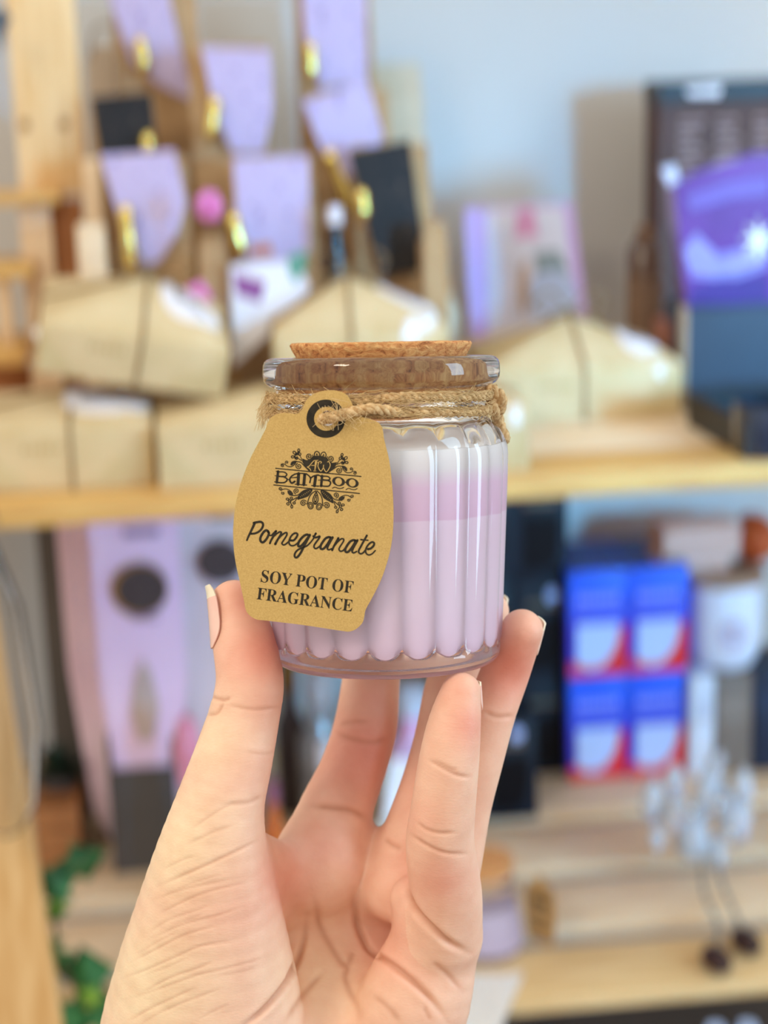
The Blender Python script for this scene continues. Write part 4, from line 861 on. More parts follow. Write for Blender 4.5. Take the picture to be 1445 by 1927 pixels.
highlight_patch(PK[4], [(757, 645), (760, 610), (775, 598), (795, 604), (818, 592), (822, 604), (800, 630), (785, 645)], .083)
highlight_patch(PK[5], [(1228, 694), (1250, 686), (1278, 690), (1272, 706), (1240, 710)], .1465)
highlight_patch(PK[2], [(960, 768), (978, 764), (982, 796), (964, 802)], .0105)
highlight_patch(PK[3], [(60, 622), (78, 612), (84, 632), (70, 644)], .046)
# ---- lilac picture card leaning at the wall
gk = [(874, 392), (1078, 380), (1106, 600), (1108, 720), (890, 720)]
poly_card('greeting_card', 'card', gk, .40, 'lilac-bordered picture card with a pink hat motif leaning near the wall', mat('lilac_border', (204, 176, 226), .5, (194, 164, 220), 10), w_base=.0, parts=(
    ('picture', [(915, 395), (1060, 388), (1084, 600), (1086, 716), (920, 716)], mat('picture_white', (226, 224, 240), .5, (206, 210, 234), 20)),
    ('pink_hat', [(972, 395), (1004, 393), (1014, 445), (966, 448)], mat('hat_pink', (222, 160, 204), .5)),
    ('grey_figure', [(1005, 475), (1048, 470), (1072, 510), (1010, 520)], mat('figure_grey', (150, 166, 176), .5, (120, 140, 150), 60)),
    ('blue_snow', [(990, 540), (1012, 512), (1050, 508), (1080, 530), (1086, 590), (1000, 600)], mat('snow_blue', (190, 206, 244), .5)),
    ('brown_trunk', [(978, 500), (990, 490), (996, 560), (984, 600), (976, 560)], mat('trunk_brown', (196, 168, 150), .5))))
# ---- small bottles by the card
u, w, a, h = fit(846, 520, 884, 640, .22)
o = empty('glass_vial', 'little corked vial of pale petals left of the lilac picture card', 'bottle', u, .30, 0)
hv = V(865, 530, .30)[2]
MB().lathe([(0, 0), (0, .011), (hv * .75, .011), (hv * .86, .006), (hv * .9, .006), (hv * .9, 0)], 20).build('bottle', mat('petal_fill', (214, 204, 176), .3, (180, 166, 140), 120, coat=.6), o, smooth=40)
MB().lathe([(hv * .9 + .0002, 0), (hv * .9 + .0002, .0055), (hv, .006), (hv, 0)], 20).build('stopper', cork_m, o, smooth=40)
# ---- brown bottle, tall printed box, purple pouch, boxes on the right
brown_g = mat('amber_glass', (92, 62, 42), .2, (70, 46, 32), 8, coat=.5)
u, w, a, h = fit(1193, 432, 1258, 640, .25); hb = V(1225, 432, .25)[2]
o = empty('amber_bottle', 'slim brown bottle standing against the tall dark box', 'bottle', u, .27, 0); r = a / 2
MB().lathe([(0, 0), (0, r * .96), (.003, r), (hb * .86, r), (hb * .93, r * .55), (hb * .935, 0)], 28).build('bottle', brown_g, o, smooth=40)
MB().lathe([(hb * .9352, 0), (hb * .9352, r * .5), (hb, r * .5), (hb, 0)], 28).build('cap', mat('brown_cap', (128, 92, 66), .5), o, smooth=40)
MB().lathe([(hb * .25, r + .0003), (hb * .7, r + .0003)], 28).build('label', mat('brown_label', (132, 104, 84), .6, (116, 90, 72), 60), o, smooth=40)
u, w, a, h = fit(1268, 610, 1300, 665, .2)
o = empty('incense_box', 'small terracotta coloured box beside the brown bottle', 'box', u - .006, .21, 0)
MB().box(-a / 2, a / 2, 0, .03, 0, V(1260, 612, .2)[2], .001).build('box', mat('terracotta_box', (168, 110, 92), .6), o)
# tall brown printed box
vB = .385
u0 = V(1240, 400, vB)[0]; u1 = u0 + .115; tB = V(1330, 152, vB)[2]
o = empty('printed_box', 'tall dark brown printed box with a black top behind the purple pouch', 'box', (u0 + u1) / 2, vB, 0)
choco = mat('chocolate_card', (86, 56, 46), .55, (74, 48, 40), 20)
aB = (u1 - u0) / 2; MB().box(-aB, aB, 0, .05, 0, tB - .017, .001).build('box', choco, o)
MB().box(-aB - .001, aB + .001, -.001, .051, tB - .017, tB, .001).build('lid', mat('black_lid', (38, 34, 34), .4), o)
t = MB()
for k in range(10):
    for c in range(3): t.box(-aB + .016 + c * .032, -aB + .016 + c * .032 + .022 - .004 * ((k * 7 + c) % 3), -.0006, 0, tB - .034 - k * .0078, tB - .034 - k * .0078 + .0028)
t.build('printed_text', mat('pale_brown_ink', (168, 140, 136), .6), o)
t = MB(); t.prism([(-aB + .02, tB - .006), (-aB + .052, tB - .004), (-aB + .05, tB - .012), (-aB + .024, tB - .011)], -.0016, -.001); t.build('white_sticker', paper_w, o)
# black tray and blue-grey box, purple pouch on it
q1 = on(1404, 866, 0); q2 = on(1294, 800, 0); aT = math.atan2(-(q2[0] - q1[0]), q2[1] - q1[1]); LT = math.hypot(q2[0] - q1[0], q2[1] - q1[1])
u0 = V(1292, 650, q2[1] + .03)[0]
o = empty('black_tray', 'low black tray at the right end of the middle shelf', 'tray', q1[0], q1[1], 0, rz=aT)
blk = mat('black_board', (32, 32, 36), .45, (26, 26, 30), 10)
hT = V(1294, 738, q2[1])[2]
m = MB().box(0, .11, 0, LT, 0, .003); m.box(0, .003, 0, LT, .003, hT); m.box(.107, .11, 0, LT, .003, hT); m.box(.003, .107, LT - .003, LT, .003, hT); m.box(.003, .107, 0, .003, .003, hT); m.build('tray', blk, o)
VS = q2[1] + .045
o = empty('slate_box', 'plain slate blue box behind the black tray, under the purple pouch', 'box', u0 + .055, VS, 0)
u0 = V(1292, 650, VS)[0]; o.location = world_of(u0 + .05, VS, 0); hS = V(1360, 578, VS)[2]
MB().box(-.049, .05, 0, .065, 0, hS, .0012).build('box', mat('slate_card', (58, 72, 88), .6, (54, 66, 82), 10), o, smooth=40)
MB().box(-.0505, -.0492, -.0006, .02, .002, hS).build('cream_edge', mat('cream_edge', (196, 182, 164), .6), o)
# purple pouch
q = V(1360, 440, .10); o = empty('foil_pouch', 'glossy purple pouch with a white star burst on the slate box', 'pouch', u0 + .052, VS + .012, hS + .0005)
VP = VS + .012; pw = [V(x, y, VP) for x, y in ((1268, 345), (1330, 318), (1420, 290), (1520, 280), (1520, 578), (1292, 578), (1278, 450))]
hP = [(p_[0] - u0 - .052, p_[2] - hS - .0005) for p_ in pw]; hP = [(x, max(0, z)) for x, z in hP]
purple = mat('purple_film', (112, 62, 152), .25, (88, 46, 128), 14, coat=.6, bump=.3)
m = MB().prism(hP, 0, .022); ob = m.build('pouch', purple, o)
def pp(*pts): return [(V(x, y, VP)[0] - u0 - .052, V(x, y, VP)[2] - hS - .0005) for x, y in pts]
lav = mat('lavender_print', (160, 152, 214), .35, (136, 126, 198), 40)
MB().prism(pp((1285, 470), (1310, 440), (1350, 480), (1400, 470), (1445, 430), (1445, 500), (1380, 525), (1300, 520)), -.0012, 0).build('pale_swirl', lav, o)
st = [(1425 + (38 if k % 2 == 0 else 11) * math.cos(2 * PI * k / 16), 450 + (42 if k % 2 == 0 else 12) * math.sin(2 * PI * k / 16)) for k in range(16)]
MB().prism(pp(*st), -.002, -.0012).build('star_burst', mat('star_white', (250, 250, 255), .4), o)
MB().prism(pp((1290, 372), (1370, 345), (1445, 335), (1445, 365), (1380, 372), (1300, 395)), -.0012, 0).build('pale_band', mat('violet_print', (124, 96, 184), .35), o)
MB().prism(pp((1296, 540), (1360, 520), (1445, 515), (1445, 578), (1300, 570)), -.0012, 0).build('dark_band', mat('deep_purple', (72, 36, 128), .35), o)
MB().prism(pp((1246, 318), (1275, 312), (1282, 340), (1262, 352)), .004, .012).build('film_corner', mat('clear_film', (220, 220, 236), .15, (200, 204, 226), 50, coat=.6), o)
# dark glass tumbler
q = on(1450, 868, 0); u, w, a, h = fit(1400, 765, 1520, 868, .002)
o = empty('dark_tumbler', 'dark glass tumbler cut by the right edge on the middle shelf', 'glass', u, .004 + a / 2, 0); r = a / 2; hh = V(1440, 768, .004)[2]
MB().lathe([(0, 0), (0, r * .92), (.002, r * .96), (hh, r), (hh, r - .002), (.006, r * .9), (.006, 0)], 36).build('glass_body', mat('smoked_glass', (36, 48, 66), .08, (30, 42, 58), 5, coat=1.0), o, smooth=40)
# ---- stepped wooden rack at the left
o = empty('wooden_rack', 'stepped wooden display rack with small cubbies at the left end of the middle shelf', 'rack', V(80, 500, .30)[0], .30, 0)
ur = V(80, 500, .30)[0]
def rb(name, m, x0, y0, x1, y1, v, dep, parent=None, b=.001):
    u, w, a, h = fit(x0, y0, x1, y1, v); h += min(0, w); w = max(w, 0); return MB().box(u - ur - a / 2, u - ur + a / 2, v - .30, v - .30 + dep, w, w + h, b).build(name, m, parent or o, smooth=40)
brown_w = mat('brown_wood', (170, 112, 66), .6, (146, 92, 50), 12, stretch=(8, 8, 1.2))
u, w, a, h = fit(22, -60, 150, 380, .30); wt = V(80, -60, .30)[2]
po = MB().box(-a / 2 + u - ur, a / 2 + u - ur, 0, .018, V(80, 368, .30)[2], wt, .001).build('back_board', mat('cream_pine', (240, 212, 166), .55, (222, 182, 126), 12, stretch=(9, 9, 1.2), detail=6, spec=.3), o, smooth=40)
kn_ = MB()
for x, y in ((47, 236), (120, 233)):
    q = V(x, y, .299); kn_.lathe([(0, .0042), (.0006, .0038), (.0006, 0)], 14)
    kn_.v[-29:] = [(c[0] + q[0] - ur, -.0002 - (c[2]), c[1] + q[2]) for c in kn_.v[-29:]]
kn_.build('screw', mat('screw_brass', (170, 130, 90), .4, metallic=.6), po, smooth=40)
rb('shelf_board', pine, -60, 366, 112, 386, .27, .05); rb('shelf_board', pine, -60, 502, 62, 526, .25, .07); rb('shelf_board', pine, -60, 656, 46, 690, .24, .08)
rb('upright_board', pine_pale, 48, 386, 108, 760, .285, .012); rb('side_panel', brown_w, 110, 376, 168, 800, .295, .012)
rb('upright_board', pine_pale, -4, 526, 22, 656, .26, .012); rb('cubby_back', brown_w, -60, 690, 70, 800, .305, .01)
for x0, y0, x1, y1, lb_ in ((152, 424, 206, 700, 'pale wooden block standing right of the brown rack panel'), (166, 300, 200, 700, 'taller pale wooden block behind the short one near the rack')):
    vv = .19 if y0 > 400 else .255
    u, w, a, h = fit(x0, y0, x1, y1, vv); b_ = empty('wooden_block', lb_, 'block', u, vv, 0, 'pale wooden blocks'); MB().box(-a / 2, a / 2, 0, .02, 0, V((x0 + x1) / 2, y0, vv)[2], .002).build('block', pine_pale, b_, smooth=40)
u, w, a, h = fit(-30, 15, 22, 80, .24)
b_ = empty('dried_leaf', 'blue-grey leaf hanging at the top left corner by the rack', 'leaf', u, .25, w)
MB().add([(x * a / 2, y * .006, z * h) for x, y, z in ((-1, 0, 1), (.5, -1, .95), (1, 0, .7), (.4, .6, .4), (.0, 0, -.3), (-.4, .5, .4), (0, -.9, .6))], [(0, 1, 6), (1, 2, 6), (2, 3, 6), (3, 4, 6), (4, 5, 6), (5, 0, 6)]).build('blade', mat('blue_grey_leaf', (96, 110, 126), .6), b_, smooth=True)
MB().tube(spline([(0, -.001, h * .5), (-.01, 0, h * 1.3), (-.03, .0, h * 2.2)], 5), .0008, 6).build('stalk', string_m, b_)

# ================================================================== lower shelf, right
nav = mat('black_box_card', (28, 34, 44), .5, (24, 30, 38), 8, spec=.25)
wind = mat('window_black', (10, 11, 17), .35, (8, 9, 13), 8, spec=.2)
goldtxt = mat('dull_gold_ink', (112, 98, 78), .5)
stick = mat('silver_sticker', (170, 182, 224), .4)
V0 = on(1022, 1458)[1]
_, wb_, bw, _ = fit(972, 1280, 1074, 1456, V0)
bh = V(1022, 1277, V0)[2] - LOW
def black_box(u, v, w, label, sticker=False):
    o = empty('black_box', label, 'box', u, v, w, 'black candle boxes with dark windows')
    MB().box(-bw / 2, bw / 2, 0, bw * .95, 0, bh - .0004, .0008).build('carton', nav, o, smooth=40)
    pts = [(-bw * .30, bh * .62), (bw * .34, bh * .62), (bw * .34, bh * .40)] + [(bw * .34 - bw * .28 * (1 - math.cos(t)), bh * .40 - bh * .30 * math.sin(t)) for t in [PI / 2 * k / 6 for k in range(1, 7)]] + [(-bw * .30, bh * .10)]
    MB().prism(pts, -.0006, 0).build('window', wind, o)
    t = MB()
    for k in range(8): t.box(-bw * .30 + k * bw * .075, -bw * .30 + k * bw * .075 + bw * .055, -.0006, 0, bh * .72, bh * .72 + .005)
    t.build('printed_text', goldtxt, o)
    if sticker: MB().prism([(bw * .16 + .006 * math.cos(t), bh * .84 + .006 * math.sin(t)) for t in [2 * PI * k / 16 for k in range(16)]], -.0008, 0).build('round_sticker', stick, o, label='pale round sticker')
    return o
uc = V(1021, 1360, V0)[0]
black_box(uc, V0, LOW, 'bottom black box of the stack nearest the blue boxes')
black_box(uc + .001, V0, LOW + bh, 'middle black box with a round sticker, nearest the blue boxes', True)
black_box(uc - .001, V0 + .002, LOW + 2 * bh, 'top black box tucked under the shelf, nearest the blue boxes')
ub = uc - bw - .0015
black_box(ub, V0, LOW, 'bottom black box of the stack partly behind the fingers')
black_box(ub, V0, LOW + bh, 'middle black box of the stack partly behind the jar'); black_box(ub + .001, V0 + .001, LOW + 2 * bh, 'top black box of the stack partly behind the jar')
black_box(on(958, 1542)[0], on(958, 1542)[1], LOW, 'black box standing alone in front of the black stacks', True)
# blue boxes
blue = bpy.data.materials.new('blue_gradient_card'); blue.use_nodes = True; nt = blue.node_tree; p = nt.nodes['Principled BSDF']; p.inputs['Roughness'].default_value = .4
tc = nt.nodes.new('ShaderNodeTexCoord'); sx = nt.nodes.new('ShaderNodeSeparateXYZ'); nt.links.new(tc.outputs['Object'], sx.inputs[0]); mr = nt.nodes.new('ShaderNodeMapRange'); mr.inputs['From Max'].default_value = .085
nt.links.new(sx.outputs['Z'], mr.inputs['Value']); c_ = nt.nodes.new('ShaderNodeValToRGB'); e = c_.color_ramp.elements; e[0].position = .45; e[0].color = (*lin((62, 58, 196)), 1); e[1].position = .95; e[1].color = (*lin((6, 84, 226)), 1)
nt.links.new(mr.outputs[0], c_.inputs[0]); nt.links.new(c_.outputs[0], p.inputs['Base Color'])
redm = mat('red_print', (220, 44, 50), .4, (210, 36, 44), 10); iceb = mat('ice_print', (186, 202, 238), .4, (172, 190, 232), 12); palet = mat('pale_blue_ink', (140, 150, 240), .5)
topm = mat('navy_top', (52, 62, 140), .45, (40, 46, 108), 26, contrast=(.4, .6))
VB = on(1125, 1466)[1]; _, _, cw, _ = fit(1072, 1275, 1182, 1462, VB); ch_ = V(1130, 1272, VB)[2] - LOW; cd = .046
def blue_box(u, v, w, label):
    o = empty('blue_box', label, 'box', u, v, w, 'blue and red incense boxes')
    MB().box(-cw / 2, cw / 2, 0, cd, 0, ch_ - .0004, .0008).build('carton', blue, o, smooth=40)
    MB().box(-cw / 2 + .001, cw / 2 - .001, .001, cd - .001, ch_ - .0004, ch_ - .0001).build('top_flap', topm, o)
    MB().prism([(-cw / 2 + .0005, .0008), (cw / 2 - .0005, .0008), (cw / 2 - .0005, ch_ * .48), (cw * .28, ch_ * .38), (0, ch_ * .16), (-cw / 2 + .0005, ch_ * .13)], -.0005, 0).build('red_swoosh', redm, o)
    MB().prism([(-cw * .36, ch_ * .50), (cw * .36, ch_ * .50), (cw * .34, ch_ * .34), (cw * .24, ch_ * .2), (cw * .08, ch_ * .1), (-cw * .12, ch_ * .075), (-cw * .36, ch_ * .12)], -.001, -.0005).build('white_panel', iceb, o)
    t = MB()
    for k in range(7): t.box(-cw * .36 + k * cw * .105, -cw * .36 + k * cw * .105 + cw * .08, -.0006, 0, ch_ * .69, ch_ * .77)
    t.box(-cw * .4, cw * .4, -.0006, 0, ch_ * .585, ch_ * .60); t.build('printed_text', palet, o); return o
b0 = blue_box(0, 0, 0, '')
uL = V(1125, 1370, VB)[0]; uR = uL + cw + .0012
first = True
for uu, cn in ((uL, 'left'), (uR, 'right')):
    for lv, ln in ((0, 'lower'), (1, 'upper')):
        for dp, dn in ((0, 'front'), (1, 'second-row')):
            t = b0 if first else copy_tree(b0); first = False
            place(t, uu + rnd.uniform(-.0004, .0004), VB + dp * (cd + .001), LOW + lv * ch_, '%s %s blue box with red swoosh, %s' % (dn, ln, 'beside the black boxes' if cn == 'left' else 'beside the white candle pot'))
# white candle pot on grey boxes with a wooden lid, sticks on it
VQ = .352; u, w, a, h = fit(1312, 1106, 1452, 1262, VQ); r = a / 2; wP = V(1380, 1268, VQ)[2]
g_top = wP - .001
for x0, x1, lb_, m_, n_ in ((1300, 1345, 'white box standing under the candle pot, next to the blue boxes', mat('white_card', (214, 222, 236), .6), 1), (1348, 1416, 'taupe box standing under the candle pot', mat('taupe_card', (128, 116, 106), .6, (112, 100, 92), 30), 2), (1419, 1500, 'dark navy box under the candle pot at the right edge', mat('navy_card', (30, 40, 62), .5), 3)):
    uu, _, aa, _ = fit(x0, 1275, x1, 1440, VQ); b_ = empty('carton_box', lb_, 'box', uu, VQ + .002, LOW, 'plain boxes under the candle pot'); MB().box(-aa / 2, aa / 2, 0, .07, 0, g_top - LOW, .001).build('carton', m_, b_, smooth=40)
    MB().box(-aa / 2 + .003, aa / 2 - .003, -.0005, 0, (g_top - LOW) * .55, (g_top - LOW) * .8).build('front_label', mat('faint_label%d' % n_, ((198, 206, 224), (140, 128, 118), (40, 52, 76))[n_ - 1], .6), b_)
o = empty('candle_pot', 'white ceramic candle pot with a mandala print and wooden lid', 'candle', u, VQ + .002 + r, g_top + .0005)
hp_ = V(1380, 1112, VQ)[2] - g_top
MB().lathe([(0, 0), (0, r * .74), (.004, r * .86), (.012, r * .96), (.03, r), (hp_, r), (hp_, r - .003), (.01, r - .004), (.01, 0)], 40).build('pot', mat('white_ceramic', (224, 230, 244), .3, (214, 222, 240), 6, coat=.4), o, smooth=40)
md = MB()
for k in range(12):
    for rr_, s_ in ((.011, .0028), (.006, .0022)):
        a_ = 2 * PI * k / 12 + (.26 if s_ < .0025 else 0); x = rr_ * math.cos(a_); z = rr_ * math.sin(a_)
        md.add([((r + .0004) * math.sin((x + s_ * math.cos(t)) / r), -(r + .0004) * math.cos((x + s_ * math.cos(t)) / r), hp_ * .46 + z + s_ * math.sin(t)) for t in [2 * PI * j / 8 for j in range(8)]], [tuple(range(8))])
md.build('mandala_print', mat('mandala_ink', (188, 172, 196), .5), o)
MB().lathe([(hp_ + .0004, 0), (hp_ + .0004, r + .002), (hp_ + .008, r + .003), (hp_ + .009, r + .001), (hp_ + .009, 0)], 40).build('wooden_lid', mat('mango_wood', (178, 146, 120), .6, (150, 116, 92), 14, stretch=(1.5, 8, 8)), o, smooth=40)
lidtop = g_top + .0005 + hp_ + .009
wood_s = mat('palo_wood', (226, 190, 174), .7, (206, 164, 146), 30, stretch=(1.2, 10, 10))
u_l, u_r = V(1234, 1010, VQ + .03)[0], V(1400, 1010, VQ + .03)[0]
k = 0
for lv in range(3):
    for j in range(4 - (lv == 2)):
        o = empty('wood_stick', ('frontmost', 'second from the front', 'third from the front', 'rearmost')[j] + ' wooden stick in the ' + ('bottom', 'middle', 'top')[lv] + ' layer on the candle pot lid', 'stick', (u_l + u_r) / 2 + rnd.uniform(-.004, .004) + lv * .004, VQ + .028 + j * .0145 + rnd.uniform(0, .001), lidtop + .0003 + lv * .0142, 'wooden sticks on the candle pot lid')
        MB().box(-(u_r - u_l) / 2, (u_r - u_l) / 2 - .0105, 0, .0135, 0, .0138, .0012).build('stick', wood_s, o, smooth=40); k += 1
oN = empty('orange_net', 'bright orange mesh bag at the ends of the wooden sticks, right edge', 'bag', V(1416, 1000, VQ + .04)[0] + .004, VQ + .05, lidtop + .0005)
nb = MB().ball((0, 0, .022), .024, 24, (.8, 1.05, .92)); nb.v = [(x + .0016 * math.sin(40 * i), y, max(0, z + .001 * math.cos(17 * i))) for i, (x, y, z) in enumerate(nb.v)]
nb.build('net', mat('orange_mesh', (232, 120, 50), .6, (176, 74, 30), 160, kind='voronoi', contrast=(.1, .35)), oN, smooth=True)
# crystal ornament with dangling legs
o = empty('glass_ornament', 'clear cut-glass hanging ornament with two beaded legs and brown wooden feet', 'ornament', V(1310, 1540, .16)[0], .16, LOW)
cg = glass_mat('crystal_glass', (.80, .89, 1.0), rough=.08, ior=1.5); cg.node_tree.nodes['Principled BSDF'].inputs['Transmission Weight'].default_value = .55
uo = V(1310, 1540, .16)[0]
cgs = [(1302, 1580, 40, 44), (1275, 1530, 34, 50), (1330, 1500, 30, 50), (1368, 1505, 30, 46), (1238, 1520, 30, 56), (1275, 1475, 22, 40), (1300, 1560, 36, 60), (1345, 1470, 26, 50), (1385, 1540, 38, 66), (1392, 1470, 24, 44), (1345, 1600, 26, 44), (1355, 1432, 13, 20), (1235, 1575, 18, 30)]
for x, y, rx_, ry_ in cgs:
    q = V(x, y, .16); s_ = 1.28 / FPX; m = MB()
    pr = [(-ry_ * s_, 0), (-ry_ * s_ * .55, rx_ * s_ * .8), (0, rx_ * s_), (ry_ * s_ * .5, rx_ * s_ * .7), (ry_ * s_, 0)]
    m.lathe(pr, 8, c=(q[0] - uo, rnd.uniform(-.012, .014), max(q[2] - LOW, ry_ * s_ + .0005))); m.build('crystal_drop', cg, o)
bd = MB()
for x, y in ((1352, 1515), (1300, 1530), (1372, 1575)): 
    q = V(x, y, .14); bd.ball((q[0] - uo, -.018, max(.006, q[2] - LOW)), .005, 10)
bd.build('silver_bead', mat('silver', (220, 222, 226), .15, metallic=1.0), o, smooth=True)
legm = mat('cord_grey', (150, 146, 136), .6, (120, 116, 108), 200); footm = mat('dark_wood_foot', (62, 38, 34), .45, (52, 32, 30), 30)
for pts, ft in ((((1318, 1615), (1325, 1680), (1350, 1740), (1347, 1795)), (1346, 1806)), (((1345, 1612), (1362, 1670), (1388, 1730), (1398, 1765)), (1402, 1772))):
    P3 = []
    for i, (x, y) in enumerate(pts):
        q = W(x, y, LOW + .006 + (.018 - .006 * i if i < 3 else 0)); P3.append((q[0] - uo, q[1] - .16, q[2] - LOW))
    l_ = MB(); sp = spline(P3, 6); l_.tube(sp, .0012, 6)
    for q in sp[::2]: l_.ball(q, .0026, 8)
    lg = l_.build('leg', legm, o, smooth=True)
    q = W(*ft, LOW + .006); f_ = MB().ball((q[0] - uo, q[1] - .16 - .002, .0075), .0125, 16, (.82, 1.45, .58)); f_.build('foot', footm, lg, smooth=True, label='dark brown oval foot')
# second lilac candle jar
u, w, a, h = fit(848, 1676, 996, 1832, .055); r = a / 2
o = empty('candle_jar', 'second lilac candle jar with a cork lid standing on the lower slats', 'candle', u, .052 + r, LOW)
hj = V(925, 1668, .055)[2] - LOW
pr = [(0, 0), (0, r * .93), (.003, r), (.008, r), (hj * .2, r * .985), (hj * .62, r * .82), (hj * .72, r * .77), (hj * .80, r * .70), (hj * .90, r * .70), (hj * .91, r * .76), (hj * .98, r * .76), (hj * .985, r * .73), (hj * .985, 0)]
MB().lathe(pr, 120, fn=lambda th, i, hh, rr: (hh, rr + (.0009 * (abs(math.sin(10.5 * th)) - .6) if 2 < i < 7 else 0))).build('glass_jar', glass_mat('thin_clear_glass', (.98, .98, 1.0)), o, smooth=40)
MB().lathe([(.004, 0), (.004, r * .94), (hj * .2, r * .945), (hj * .60, r * .79), (hj * .60, 0)], 60).build('wax', mat('lavender_wax', (240, 228, 255), .5, (236, 222, 255), 10), o, smooth=40)
MB().lathe([(hj * .986, 0), (hj * .986, r * .72), (hj * 1.16, r * .76), (hj * 1.16, 0)], 40).build('cork_lid', cork_m, o, smooth=40)
tp = MB(); rope(tp, ring_path(r * .70 + .0015, hj * .86, hj * .85, 0, 2 * PI, 60), seg=5); tp.build('twine', jute, o, smooth=True)
q0 = V(1005, 1730, .075)
to = empty('hang_tag', 'small kraft swing tag tied to the second lilac candle jar', 'tag', q0[0] + .004, .072, LOW + .004, rz=math.radians(-48))
MB().prism([(-.012, .004), (-.009, 0), (.009, 0), (.012, .004), (.014, .03), (.011, .046), (.004, .048), (.003, .053), (-.003, .053), (-.004, .048), (-.011, .046), (-.014, .03)], 0, .0005).build('card', mat('kraft_tag_dull', (186, 148, 96), .9, (166, 128, 80), 60), to)
t = MB(); t.box(-.007, .007, -.0003, 0, .03, .036); t.box(-.008, .008, -.0003, 0, .02, .0222); t.box(-.007, .007, -.0003, 0, .010, .0118); t.build('printed_text', ink, to)
# white cloth under the jar front
cl = MB(); q = [W(x, y, LOW) for x, y in ((790, 1960), (862, 1836), (985, 1836), (965, 1880), (935, 1960))]
cu_ = sum(p_[0] for p_ in q) / 5; cv = min(p_[1] for p_ in q)
o = empty('white_doily', 'white textured cloth lying on the slat edge below the second jar', 'cloth', cu_, 0.0, LOW)
n = 5; cl.add([(p_[0] - cu_, p_[1], .0004) for p_ in q] + [(p_[0] - cu_, p_[1], .0022) for p_ in q], [tuple(range(n, 2 * n))] + [(i, (i + 1) % n, (i + 1) % n + n, i + n) for i in range(n)])
cl.build('cloth', mat('white_cloth', (238, 236, 234), .9, (222, 220, 218), 300, bump=.4), o)
# bottles whose tops show below the lower slats
for k, (x, y) in enumerate(((1335, 1912), (1395, 1908))):
    q = V(x, y, -.02); o = empty('glass_bottle', ('left' if k == 0 else 'right') + ' of two pale blue bottle tops showing under the front slat edge', 'bottle', q[0], -.035, q[2] - .10, 'blue bottles below the slats')
    o.location = world_of(q[0], -.035, BOT)
    MB().lathe([(0, 0), (0, .015), (.12, .015), (.145, .008), (q[2] - BOT - .004, .008), (q[2] - BOT, .007), (q[2] - BOT, 0)], 20).build('bottle', mat('pale_blue_glass', (176, 196, 232), .15, (160, 184, 226), 8, coat=.6), o, smooth=40)

# ================================================================== lower shelf, left
lil = mat('lilac_pack', (234, 204, 228), .5, (224, 192, 222), 10); lil2 = mat('lilac_pack_edge', (250, 226, 240), .5, (240, 212, 230), 14); pinkw = mat('pale_pink_pack', (222, 204, 206), .5, (212, 192, 196), 10)
gring = mat('bronze_ring', (168, 128, 74), .35, metallic=.5); resin = mat('brown_pieces', (92, 76, 72), .5, (66, 54, 54), 220, kind='voronoi', contrast=(.1, .5)); beige = mat('beige_print', (198, 178, 168), .6, (184, 162, 156), 30)
def tall_pack(x0, x1, v, w0, wtop, m, label, tilt=0.0, printed=True, rz=0.0):
    u0, u1 = V(x0, 1200, v)[0], V(x1, 1200, v)[0]; a = (u1 - u0) / 2; h = wtop - w0
    o = empty('lilac_pouch', label, 'pouch', (u0 + u1) / 2, v, w0, 'tall lilac incense pouches', rz=rz); 
    vs = []; fs = []
    prof = [(0, .006, .30), (.03, .012, .66), (h * .45, .016, .96), (h * .9, .010, 1.0), (h, .002, 1.0)]
    for z, t, s_ in prof: vs += [(-a * s_, -t / 2, z), (a * s_, -t / 2, z), (a * s_, t / 2, z), (-a * s_, t / 2, z)]
    fs = [(3, 2, 1, 0), (16, 17, 18, 19)] + [(4 * i + j, 4 * i + (j + 1) % 4, 4 * i + 4 + (j + 1) % 4, 4 * i + 4 + j) for i in range(4) for j in range(4)]
    MB().add(vs, fs).build('pouch', m, o, smooth=30)
    return o, a, h
VH = on(272, 1642)[1]
hold = empty('grey_holder', 'dark grey card holder box with the lilac pouches standing in it', 'box', V(272, 1540, VH)[0], VH, LOW)
u, w, a, h = fit(212, 1440, 338, 1640, VH); hH = V(272, 1445, VH)[2] - LOW; greyb = mat('dark_grey_board', (84, 78, 74), .6, (74, 68, 64), 10)
m = MB().box(-a / 2, a / 2, 0, .002, 0, hH); m.box(-a / 2, -a / 2 + .002, .002, .098, 0, hH * 1.25); m.box(a / 2 - .002, a / 2, .002, .098, 0, hH * 1.25); m.box(-a / 2 + .002, a / 2 - .002, .096, .098, 0, hH * 2.6); m.box(-a / 2 + .002, a / 2 - .002, .002, .096, 0, .002); m.build('holder', greyb, hold)
wlt = -.024
